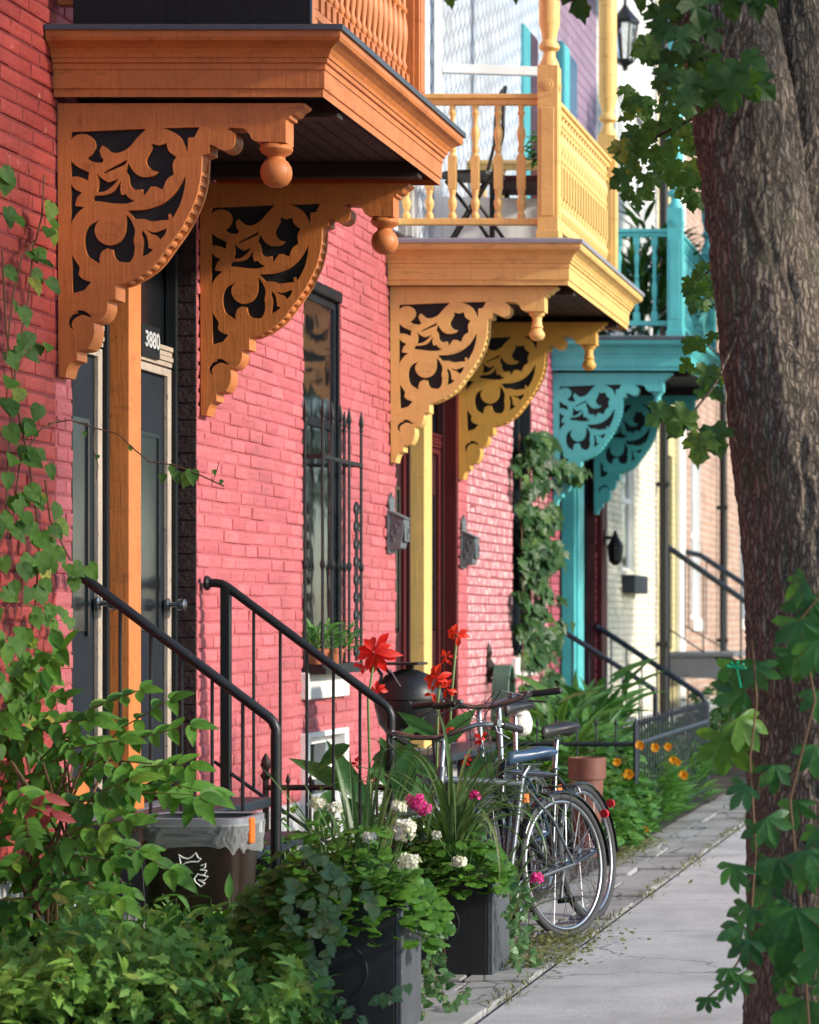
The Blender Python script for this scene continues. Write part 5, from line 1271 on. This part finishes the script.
# trailing ivy from planters
def trailing(pts_list, label, seed, size=(.028, .045), dens=55):
    random.seed(seed); o = P(*pts_list[0][0]); rt = empty('trailing_ivy', o, label, 'ivy'); m = MB(); st = MB()
    for pts in pts_list:
        w = [P(*p) for p in pts]; st.tube(w, .002, 4)
        for a, b in zip(w, w[1:]):
            n = max(1, int((b - a).length * dens))
            for i in range(n):
                c = a.lerp(b, (i + rnd(0, 1)) / n) + Vector((rnd(-.02, .02), rnd(-.03, .0), rnd(-.015, .015)))
                fan(m, c, (rnd(-1, 1), rnd(-.4, .1), rnd(-1, .2)), (rnd(-.3, .5), -1, rnd(.2, .8)), rnd(*size), HEART)
    leaves_obj(m, 'ivy_leaves', M['ivyleaf'], rt, o); st.build('ivy_stems', M['twig'], rt, o)
trailing([[(330, 890, 9.1), (322, 915, 9.1), (330, 940, 9.12), (318, 975, 9.15)], [(345, 888, 9.1), (342, 905, 9.08), (335, 930, 9.08)], [(325, 895, 9.1), (312, 930, 9.15), (308, 960, 9.2)], [(318, 960, 9.1), (330, 990, 9.1), (352, 1012, 9.1), (362, 1018, 9.1)], [(318, 960, 9.1), (322, 1000, 9.1), (335, 1020, 9.1)], [(405, 985, 9.15), (392, 993, 9.12), (378, 1001, 9.1)], [(300, 880, 9.15), (290, 905, 9.15), (296, 935, 9.2)], [(360, 886, 9.1), (375, 905, 9.1)], [(310, 850, 9.1), (335, 870, 9.1), (350, 890, 9.05)]], 'variegated ivy trailing over the front of the nearest planter', 51, (.03, .055), 75)
trailing([[(414, 880, 9.5), (425, 915, 9.6), (432, 950, 9.7), (430, 985, 9.8), (445, 1000, 9.85)], [(420, 890, 9.6), (440, 920, 9.8), (446, 960, 10), (440, 990, 10)], [(425, 885, 9.7), (418, 930, 9.6), (420, 970, 9.6), (410, 1000, 9.6)], [(430, 900, 9.8), (428, 960, 9.8), (450, 1008, 9.75), (470, 990, 9.9)], [(420, 985, 9.6), (425, 1015, 9.6), (400, 1020, 9.5)]], 'ivy trailing to the ground between the two planters', 52, (.025, .045), 60)
trailing([[(500, 860, 10.8), (515, 890, 10.85), (520, 925, 10.9), (518, 965, 11.0)], [(508, 870, 10.8), (530, 900, 10.9), (528, 940, 11.0), (535, 965, 11.1)], [(510, 880, 10.9), (512, 930, 10.9), (520, 968, 10.9)]], 'ivy trailing down the right side of the second planter', 53, (.025, .04), 60)

# cannas
def canna(stems, leaves, flowers, label, seed, mat):
    random.seed(seed); o = P(*stems[0][0]); rt = empty('canna_lily', o, label, 'canna'); st = MB(); lf = MB(); fl = MB()
    for s_ in stems: st.tube([P(*p) for p in s_], .0065, 7)
    for px, py, D, dx, dz, L, W in leaves: oval(lf, P(px, py, D), (dx, rnd(-.3, .1), dz), (rnd(-.2, .4), -.75, .5), L, W, OV, .22, .25)
    for px, py, D, r, n in flowers:
        c = P(px, py, D); fl = MB()
        n = int(n * 1.6)
        for i in range(n):
            a = 2 * math.pi * i / n + rnd(-.3, .3); oval(fl, c + Vector((rnd(-.01, .01), rnd(-.02, .02), rnd(-.01, .01))), (math.cos(a), rnd(-.5, .2), math.sin(a) * .8 + .1), (rnd(-.3, .3), -1, .3), r * rnd(.55, 1.05), r * .42, OB, .45, .35)
        leaves_obj(fl, 'flower', M[mat], rt, o)
    st.build('canna_stems', M['stemgreen'], rt, o, smooth=True); leaves_obj(lf, 'canna_leaves', M['cannaleaf'], rt, o)
canna([[(372, 900, 12.9), (370, 780, 12.9), (368, 700, 12.9), (375, 655, 12.9)]], [(370, 780, 12.9, .5, .7, .38, .09), (368, 800, 12.9, -.8, .55, .45, .10), (370, 820, 12.9, -.3, .8, .42, .10), (372, 760, 12.9, .9, .3, .25, .08), (330, 790, 12.6, -.2, -.9, .22, .10), (350, 745, 12.6, -.6, -.35, .2, .08)],
      [(376, 652, 12.9, .105, 7), (378, 690, 12.95, .06, 5), (362, 668, 12.9, .05, 3)], 'tall red canna with a large bloom in front of the pink wall', 61, 'red_petal')
canna([[(436, 880, 12.6), (437, 760, 12.6), (438, 700, 12.6), (441, 675, 12.6)], [(450, 870, 12.7), (448, 760, 12.7), (452, 690, 12.7), (457, 635, 12.7)]],
      [(440, 780, 12.6, -.7, .55, .40, .10), (445, 745, 12.6, .4, .75, .22, .10), (440, 740, 12.6, -.6, .4, .26, .07), (450, 800, 12.6, .6, .7, .35, .10), (430, 800, 12.5, -.8, .5, .32, .14), (410, 790, 12.4, -.3, .7, .28, .13), (400, 800, 12.3, .2, .9, .25, .12)],
      [(457, 634, 12.7, .065, 6), (446, 657, 12.7, .045, 4), (438, 678, 12.6, .08, 6), (446, 688, 12.6, .05, 4), (432, 694, 12.6, .05, 3)], 'orange red cannas before the maroon entry', 62, 'orange_petal')
canna([[(392, 860, 12.4), (390, 790, 12.4), (385, 775, 12.4)], [(478, 830, 12.2), (475, 780, 12.2)]], [(388, 830, 12.4, .7, .5, .25, .1), (385, 840, 12.4, -.6, .6, .3, .1), (475, 800, 12.2, .4, .8, .2, .07)], [(357, 762, 12.6, .035, 4), (480, 738, 12.3, .04, 5), (466, 760, 12.3, .035, 4), (448, 730, 12.3, .03, 4)], 'low red cannas between the planters and the bicycles', 63, 'red_petal')

# filler greenery behind planters, along the wall foot
def shrub(cx, cy, z0, rx, ry, h, n, mat, label, seed, kind='oval', L=(.05, .09), cat='plant', name='garden_plant', flowers=None, fmat=None):
    random.seed(seed); o = Vector((cx, cy, z0)); rt = empty(name, o, label, cat); m = MB(); st = MB(); fl = MB()
    for _ in range(n):
        a = rnd(0, 6.283); rr = math.sqrt(rnd(0, 1)); u = rnd(0, 1) ** .7; lump = 1 + .35 * noise.noise(Vector((cx + rx * rr * math.cos(a) * 1, cy + ry * rr * math.sin(a), u * h)) * 5)
        q = Vector((cx + rx * rr * math.cos(a) * lump, cy + ry * rr * math.sin(a) * lump, z0 + h * u * (1 - .5 * rr ** 2) * lump))
        d = (math.cos(a) + rnd(-.7, .7), math.sin(a) + rnd(-.7, .7), rnd(-.6, .7)); l = rnd(*L)
        if kind == 'oval': oval(m, q, d, rup(.6), l, l * .42)
        elif kind == 'heart': fan(m, q, d, rup(.6), l, HEART)
        elif kind == 'lance': oval(m, q, (d[0], d[1], abs(d[2]) + .4), rup(.6), l * 1.5, l * .25)
    for _ in range(12): a = rnd(0, 6.283); st.tube([(cx + rx * .2 * math.cos(a), cy + ry * .2 * math.sin(a), z0 - .03), (cx + rx * .6 * math.cos(a), cy + ry * .6 * math.sin(a), z0 + h * .75)], .004, 5)
    leaves_obj(m, 'plant_leaves', M[mat], rt, o); st.build('plant_stems', M['stemgreen'], rt, o)
    if flowers:
        for px, py, D, r in flowers:
            c = P(px, py, D); fl = MB()
            for k_ in range(16): a = k_ * .3927; e = rnd(.0, .5); oval(fl, c, (math.cos(a), -.3 - e, math.sin(a)), (0, -1, .2), r * rnd(.7, 1), r * .45, OB, .1, .1)
            leaves_obj(fl, 'flower', M[fmat], rt, o)
shrub(-3.15, 11.5, .03, .45, .5, .55, 700, 'bush', 'green plants filling the garden behind the nearest planter', 71)
shrub(-3.2, 14.0, .03, .45, .8, .62, 800, 'bush', 'leafy plants under the grated window behind the low fence', 72)
shrub(-2.9, 12.3, .03, .3, .4, .5, 420, 'gardenleaf', 'leafy clump between the cannas and the bicycles', 73)
shrub(-3.3, 15.6, .03, .35, .5, .5, 350, 'gardenleaf', 'leafy clump below the left mailbox behind the bicycles', 74)
shrub(-2.72, 17.35, .03, .30, .55, .62, 1300, 'gardenleaf', 'bushy yellow flowering plant inside the blue-black fence', 75, 'heart', (.06, .10), 'flowers', 'flowering_plant',
      [(617, 762, 17.0, .036), (612, 790, 17.0, .03), (640, 745, 17.0, .04), (655, 747, 17.05, .04), (668, 747, 17.1, .035), (673, 760, 17.1, .035), (678, 762, 17.2, .03), (684, 775, 17.2, .04), (629, 774, 17.0, .045), (638, 826, 16.9, .035), (646, 829, 16.9, .025), (600, 771, 17.0, .03)], 'yellow_petal')
shrub(-2.62, 16.7, .02, .18, .40, .38, 520, 'gardenleaf', 'low broad leafed plant spilling over the flagstones before the fence', 76, 'heart', (.06, .10))
shrub(-2.66, 18.6, .02, .26, .8, .50, 900, 'gardenleaf', 'spreading green plant behind the yellow flowers', 77, 'lance', (.08, .14))
shrub(-2.75, 20.5, .02, .3, .8, .55, 600, 'gardenleaf', 'green plant at the foot of the turquoise porch steps', 78, 'lance', (.08, .14))
shrub(-3.3, 18.9, .02, .35, .6, .85, 420, 'gardenleaf', 'long leafed plant below the hose behind the fence', 79, 'lance', (.18, .28))
shrub(-3.3, 20.6, .02, .3, .5, .9, 360, 'cannaleaf', 'broad striped leaves beside the turquoise post', 80, 'lance', (.2, .3))
shrub(-2.85, 26.0, .02, .4, 1.6, .9, 1300, 'ivydark', 'dark shrub beyond the turquoise porch steps', 81, 'oval', (.08, .14))
shrub(-2.8, 31.0, .02, .45, 2.5, 1.0, 1400, 'gardenleaf', 'far garden shrub below the brown brick wall', 82, 'oval', (.1, .16))
shrub(WX + .03, 14.30, 1.29, .10, .09, .18, 120, 'gardenleaf', 'small leafy plant in the left pot on the window sill', 83, 'lance', (.04, .07))
shrub(WX + .035, 14.62, 1.29, .11, .10, .16, 120, 'gardenleaf', 'small leafy plant in the right pot on the window sill', 84, 'lance', (.04, .07))
shrub(-3.05, 17.15, 4.44, .12, .12, .28, 140, 'gardenleaf', 'small plant in the clay pot on the balcony table', 85, 'oval', (.05, .09))
shrub(-3.25, 22.9, 3.9, .35, .6, 1.05, 420, 'ivydark', 'tall potted plant with long leaves on the turquoise balcony', 86, 'lance', (.16, .28))

# ivy curtain on the rose brick wall
random.seed(14)
o = Vector((WX, 20.2, 0)); rt = empty('wall_ivy', o, 'dark ivy hanging down the brick wall over the covered window', 'ivy'); m = MB(); st = MB()
for px in (514, 522, 532, 542): st.tube([Vector((WX + .05, (WX) * F / (px - VX), .1)), Vector((WX + .05, (WX) * F / (px + 3 - VX), 1.6)), Vector((WX + .04, WX * F / (px - VX), 2.9))], .006, 5)
cnt = 0
while cnt < 1000:
    py = rnd(432, 730); lim = 512 + 4 * math.sin(py * .05), 553 + 8 * noise.noise(Vector((py * .03, 1, 0))) - (12 if py < 460 else 0) + (6 if 470 < py < 540 else 0) - max(0, (py - 620)) * .12 + (8 if py > 690 else 0)
    px = rnd(*lim); k_ = noise.noise(Vector((px * .06, py * .035, 2)))
    if k_ < -.05 - .15 * (py < 520): continue
    if px > 538 and noise.noise(Vector((py * .05, 9, 0))) < .0: continue
    D = WX * F / (px - VX); q = Vector((WX + .04 + max(0, k_) * .45 * rnd(.2, 1), D, CH - (py - VY) * D / F)); cnt += 1
    fan(m, q, (rnd(.0, .6), rnd(-.6, .6), rnd(-1, -.2)), (1, -.9 + rnd(-.8, .8), rnd(-.3, .9)), rnd(.07, .12), IVY if random.random() < .5 else HEART)
leaves_obj(m, 'ivy_leaves', M['ivydark'], rt, o); st.build('ivy_stems', M['twig'], rt, o)

# weeds in the joint of the walk and litter
random.seed(17)
m = MB()
for _ in range(1500):
    D = rnd(9.6, 30); x = -1.985 + random.gauss(0, .035)
    if noise.noise(Vector((D * 1.3, 0, 7))) < -.02 and random.random() < .85: continue
    stripblade(m, (x, D, .0), (rnd(-1, 1), rnd(-1, 1), rnd(.3, 1.2)), rnd(.02, .06), .006, 1.2, 3)
for _ in range(900):
    D = rnd(11.0, 12.2); x = -2.1 + random.gauss(0, .12); fan(m, (x, D, rnd(.005, .04)), rdir(.1), rup(.4), rnd(.012, .03), HEART)
for _ in range(500):
    D = rnd(15.6, 17.4); x = -2.45 + random.gauss(0, .07); oval(m, (x, D, rnd(.005, .05)), rdir(.3), rup(.5), rnd(.03, .06), .012)
tag(leaves_obj(m, 'joint_weeds', M['weed']), 'weeds and dry leaves growing along the joint of the sidewalk', 'weeds', None, 'stuff')
m = MB()
for _ in range(70):
    D = rnd(10, 24); x = rnd(-2.5, -1.0) if random.random() < .3 else rnd(-2.45, -1.95); oval(m, (x, D, .012), (rnd(-1, 1), rnd(-1, 1), 0), (rnd(-.2, .2), rnd(-.2, .2), 1), rnd(.02, .05), rnd(.01, .025), OV, -.2)
tag(leaves_obj(m, 'fallen_leaves', M['weed']), 'dry fallen leaves scattered on the flagstones', 'leaves', None, 'stuff')

# ================================================================ STREET TREE
random.seed(30)
TD = 8.6
def stem_mesh(axis, name, parent, o, nring=64, step=.011, amp=.020):
    """axis: list of (px, py, D, radius_px)"""
    pts = [(P(a, b, D), r * D / F) for a, b, D, r in axis]; m = MB(); vs_ = []; rows = 0
    for (p, r), (p2, r2) in zip(pts, pts[1:]):
        n = max(1, int((p2 - p).length / step))
        for i in range(n): t_ = i / n; t_s = t_; vs_.append((p.lerp(p2, t_s), r + (r2 - r) * t_s))
    vs_.append(pts[-1])
    # smooth the axis
    c = [v[0] for v in vs_]; rr = [v[1] for v in vs_]
    for _ in range(60):
        c = [c[0]] + [(c[i - 1] + c[i] * 2 + c[i + 1]) / 4 for i in range(1, len(c) - 1)] + [c[-1]]; rr = [rr[0]] + [(rr[i - 1] + rr[i] * 2 + rr[i + 1]) / 4 for i in range(1, len(rr) - 1)] + [rr[-1]]
    V = []
    for p, r in zip(c, rr):
        for k_ in range(nring):
            a = 2 * math.pi * k_ / nring; d = Vector((math.cos(a), math.sin(a), 0)); q = p + d * r
            big = noise.noise(Vector((d.x * 1.5, d.y * 1.5, q.z * .8))) * r * .10
            rid = 1 - abs(noise.noise(Vector((q.x * 26, q.y * 26, q.z * 6.5)) + Vector((noise.noise(q * 9), noise.noise(q * 9 + Vector((5, 5, 5))), 0)) * .8)) * 2.2
            V.append(q + d * (big + amp * (rid - .5) * .6 + .003 * noise.noise(q * 60)))
    N = len(c); Fc = [(i * nring + k_, i * nring + (k_ + 1) % nring, (i + 1) * nring + (k_ + 1) % nring, (i + 1) * nring + k_) for i in range(N - 1) for k_ in range(nring)]
    m.add(V, Fc); return m.build(name, M['bark'], parent, o, smooth=True, recalc=False)
to = Vector(((850 - VX) * TD / F, TD, 0)); TR = empty('maple_tree', to, 'large maple tree with ridged brown bark beside the sidewalk', 'tree')
base_y = VY + CH * F / TD
stem_mesh([(868, base_y + 25, TD, 150), (862, base_y - 15, TD, 118), (850, 960, TD, 98), (843, 820, TD, 92), (835, 690, TD, 85), (823, 580, TD, 77), (802, 470, TD, 69), (785, 380, TD, 61), (770, 290, TD, 54), (757, 200, TD, 51), (745, 110, TD, 50), (730, 20, TD, 47), (712, -80, TD, 42), (690, -260, TD - .1, 36), (670, -500, TD - .2, 26), (660, -760, TD - .3, 14)], 'trunk', TR, to, 150, .009)
stem_mesh([(868, 800, TD + .10, 60), (850, 560, TD + .12, 50), (828, 400, TD + .14, 36), (812, 280, TD + .16, 27), (804, 160, TD + .18, 25), (798, 40, TD + .2, 26), (794, -80, TD + .2, 26), (800, -300, TD + .3, 22), (830, -600, TD + .4, 14)], 'second_trunk', TR, to, 100, .009)
stem_mesh([(740, 130, TD - .02, 30), (712, 60, TD - .06, 27), (680, -20, TD - .12, 23), (620, -140, TD - .2, 18), (540, -300, TD - .3, 12), (480, -420, TD - .3, 6)], 'limb', TR, to, 72, .010)
mp = MB(); tw = MB()
def mleaf(px, py, D, L, ang, tilt=0, mb=mp):
    a = R(ang); fan(mb, P(px, py, D), (math.sin(a), rnd(-.25, .25), -math.cos(a)), (rnd(-.6, .6) + tilt, -1, rnd(-.3, .9)), L * rnd(.72, .95), MAPLE, .16, .35)
for px, py, L, ang in [(452, -18, .11, -5), (472, -24, .09, 20), (488, -22, .08, -15), (515, -30, .12, 0), (535, -26, .09, 15), (560, -25, .10, -10), (578, -18, .14, 5), (600, -28, .09, 20), (545, -30, .10, -20), (500, -30, .10, 10), (590, -30, .13, -15), (610, -35, .10, 15)]: mleaf(px, py, rnd(7.9, 8.2), L, ang)
for px, py, L, ang in [(650, -15, .13, -25), (672, -10, .13, 5), (690, -8, .15, 20), (665, 20, .12, -30), (680, 25, .14, 10), (700, 20, .13, 35), (655, 40, .12, -50), (672, 50, .15, -10), (692, 45, .14, 15), (668, 68, .10, -30), (685, 70, .12, 5), (705, 60, .15, 30), (722, 62, .15, 5), (735, 72, .16, -10), (745, 75, .14, 25), (752, 78, .12, 50), (715, 80, .13, -25), (640, -20, .10, -10), (660, 5, .12, 0), (690, 90, .11, -5), (740, 58, .11, 70)]: mleaf(px, py, rnd(8.0, 8.35), L, ang)
for px, py, L, ang in [(730, -15, .13, 0), (750, -10, .13, 20), (760, -20, .12, 5), (770, -15, .10, 10)]: mleaf(px, py, rnd(8.1, 8.3), L, ang)
for px, py, L, ang in [(668, 408, .15, -50), (690, 410, .19, -35), (700, 432, .17, -5), (712, 425, .17, 15), (700, 385, .13, 60), (708, 365, .13, -10), (695, 300, .07, -20)]: mleaf(px, py, rnd(8.2, 8.5), L * .85, ang)
tw.tube([P(760, -60, 8.2), P(740, 20, 8.15), P(722, 62, 8.1)], .005, 6); tw.tube([P(700, -60, 8.3), P(690, 0, 8.2), P(672, 50, 8.1)], .005, 6); tw.tube([P(740, 330, 8.45), P(715, 385, 8.4), P(695, 410, 8.35)], .004, 6)
tw.tube([P(620, -140, TD - .2), P(600, -60, 8.1), P(575, -20, 8.05)], .006, 6); tw.tube([P(600, -60, 8.1), P(520, -40, 8.05), P(450, -22, 8.0)], .004, 6)
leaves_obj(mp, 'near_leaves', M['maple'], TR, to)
mb_ = MB()
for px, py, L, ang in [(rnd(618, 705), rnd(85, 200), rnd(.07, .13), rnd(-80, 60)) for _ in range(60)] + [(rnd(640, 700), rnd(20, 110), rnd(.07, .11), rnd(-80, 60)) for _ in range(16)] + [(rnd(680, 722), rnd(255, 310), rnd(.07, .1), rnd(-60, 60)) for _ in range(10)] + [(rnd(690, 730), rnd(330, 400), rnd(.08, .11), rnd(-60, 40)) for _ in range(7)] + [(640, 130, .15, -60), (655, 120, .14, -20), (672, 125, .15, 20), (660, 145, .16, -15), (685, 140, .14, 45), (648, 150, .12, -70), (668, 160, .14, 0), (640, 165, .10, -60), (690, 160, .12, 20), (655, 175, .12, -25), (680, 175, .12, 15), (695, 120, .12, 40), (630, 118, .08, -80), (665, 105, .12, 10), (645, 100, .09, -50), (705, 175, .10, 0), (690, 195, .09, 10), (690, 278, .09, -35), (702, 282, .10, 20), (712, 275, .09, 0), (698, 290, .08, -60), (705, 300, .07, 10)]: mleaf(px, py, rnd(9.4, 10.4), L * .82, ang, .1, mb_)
tw.tube([P(800, 60, TD + .2), P(740, 90, 9.4), P(690, 120, 9.8), P(650, 140, 9.9)], .006, 6); tw.tube([P(760, 240, 9.0), P(720, 262, 9.5), P(698, 280, 9.7)], .004, 6)
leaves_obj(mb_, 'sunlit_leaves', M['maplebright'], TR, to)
# crown out of view, low outer clusters added to shade the near wall
cr = MB(); random.seed(44)
for (cx, cy, cz, r, n) in [(1.3, 8.5, 4.5, .95, 520), (2.3, 9.1, 4.9, .9, 380), (-.6, 8.6, 6.8, 1.5, 520), (.6, 9.6, 6.8, 1.5, 420), (.9, 7.4, 6.8, 1.5, 420), (-.3, 8.2, 8.2, 1.8, 600), (1.9, 8.8, 6.6, 1.3, 400)]:
    for _ in range(n):
        v = Vector((random.gauss(0, 1), random.gauss(0, 1), random.gauss(0, .8))).normalized() * r * rnd(.35, 1) ** .6
        if noise.noise((v + Vector((cx, cy, cz))) * 1.6) < -.12: continue
        fan(cr, Vector((cx, cy, cz)) + v, rdir(-.4), rup(.8), rnd(.11, .16), MAPLE)
for (a, b, c) in [(.6, 9.6, 6.2), (.9, 7.4, 6.3), (1.9, 8.8, 6.0), (-.3, 8.2, 7.8)]:
    bq = MB(); bq.tube([(-1.0, 8.55, 4.3), ((a - 1.0) / 2, (b + 8.55) / 2, (c + 4.5) / 2), (a, b, c)], [.07, .05, .02], 8); bq.build('branch', M['bark'], TR, to, smooth=True)
leaves_obj(cr, 'crown', M['maple'], TR, to); tw.build('twigs', M['bark'], TR, to, smooth=True)

# creeper on and before the trunk
random.seed(52)
co = Vector((-.7, 8.2, 0)); rt = empty('virginia_creeper', co, 'five leafed creeper climbing the tree trunk at the lower right', 'vine'); c1 = MB(); c2 = MB(); cs = MB()
def cl(px, py, D, L, ang, mb=c1, t_=0, W=.38): L *= .74; a = R(ang); palm(mb, P(px, py, D), (math.sin(a), rnd(-.2, .1), -math.cos(a)), (rnd(-.35, .35), -1, rnd(0, .5) + t_), L, 5, W)
for px, py, L, ang in [(735, 660, .17, 0), (728, 735, .21, -15)]: cl(px, py, 8.1, L, ang, c2 if py > 700 else c1)
cl(738, 718, 8.1, .16, 40, c2)
for px, py, L, ang in [(690, 865, .0, 0)][:0] + [(735, 864, .13, -10), (749, 905, .12, -30), (744, 925, .12, -60), (748, 940, .13, -10), (728, 968, .085, 0), (738, 975, .09, 30), (708, 997, .085, 0), (728, 985, .08, -40), (795, 908, .30, -5), (805, 1000, .26, -10), (778, 858, .14, 0), (808, 850, .16, 10), (762, 825, .12, -20), (795, 800, .13, 0), (775, 765, .12, 0), (815, 745, .15, 0), (748, 785, .12, -40), (812, 600, .16, -30), (800, 620, .18, -10), (818, 640, .18, 10), (806, 580, .12, -60), (795, 655, .14, -30), (818, 690, .14, 0), (745, 690, .15, -60), (755, 665, .13, 20), (820, 950, .2, 10), (780, 930, .16, -20), (770, 885, .14, -35)]:
    cl(px, py, rnd(7.75, 8.15), L, ang)
for _ in range(9): cl(rnd(765, 825), rnd(770, 1030), rnd(7.9, 8.2), rnd(.09, .15), rnd(-60, 60))
for _ in range(4): cl(rnd(800, 825), rnd(580, 700), rnd(7.9, 8.2), rnd(.10, .14), rnd(-60, 60))
cs.tube([P(a, b, 8.05) for a, b in [(752, 640), (757, 700), (750, 760), (756, 850), (752, 905), (748, 935), (738, 962), (722, 985), (708, 997)]], .0035, 5)
cs.tube([P(a, b, 8.0) for a, b in [(840, 570), (800, 620), (815, 700), (790, 800), (800, 900), (810, 1040)]], .004, 5); cs.tube([P(a, b, 8.1) for a, b in [(735, 660), (752, 690)]], .003, 5)
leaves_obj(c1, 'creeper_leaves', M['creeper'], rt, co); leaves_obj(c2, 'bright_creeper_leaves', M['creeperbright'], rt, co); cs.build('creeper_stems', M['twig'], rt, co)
m = MB(); q = P(737, 668, 8.05)
for i in range(9): a = i * .7; m.tube([q, q + Vector((math.cos(a) * .03, -.02, abs(math.sin(a)) * .02))], [.002, .004], 4)
m.tube([q, q + Vector((.01, -.02, -.035)), q + Vector((.014, -.02, -.06))], .003, 4)
rm, t, b = nmat('shiny_green_ribbon'); b.inputs['Base Color'].default_value = (.01, .55, .25, 1); b.inputs['Roughness'].default_value = .2; tag(m.build('ribbon', rm), 'small shiny green ribbon tied on the creeper leaf', 'ribbon')

# distant street trees
def far_tree(x, y, h, label, seed):
    random.seed(seed); o = Vector((x, y, 0)); rt = empty('street_tree', o, label, 'tree', 'street trees farther along'); m = MB(); m.tube([(x, y, -.1), (x + .05, y, h * .3), (x, y, h * .6)], [.2, .16, .08], 12); m.build('trunk', M['bark'], rt, o, smooth=True)
    c = MB()
    for _ in range(4200):
        v = Vector((random.gauss(0, 1), random.gauss(0, 1), random.gauss(0, 1))).normalized() * rnd(.3, 1) ** .5; q = Vector((x + v.x * 2.2, y + v.y * 2.2, h * .62 + v.z * h * .36))
        if noise.noise(q * 1.1) < -.15: continue
        fan(c, q, rdir(-.4), rup(.8), rnd(.16, .24), MAPLE)
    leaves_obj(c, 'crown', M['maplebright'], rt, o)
far_tree(-.3, 24, 8, 'next street tree just visible past the right edge of the trunk', 91); far_tree(-.2, 38, 8, 'far street tree behind the maple trunk', 92)
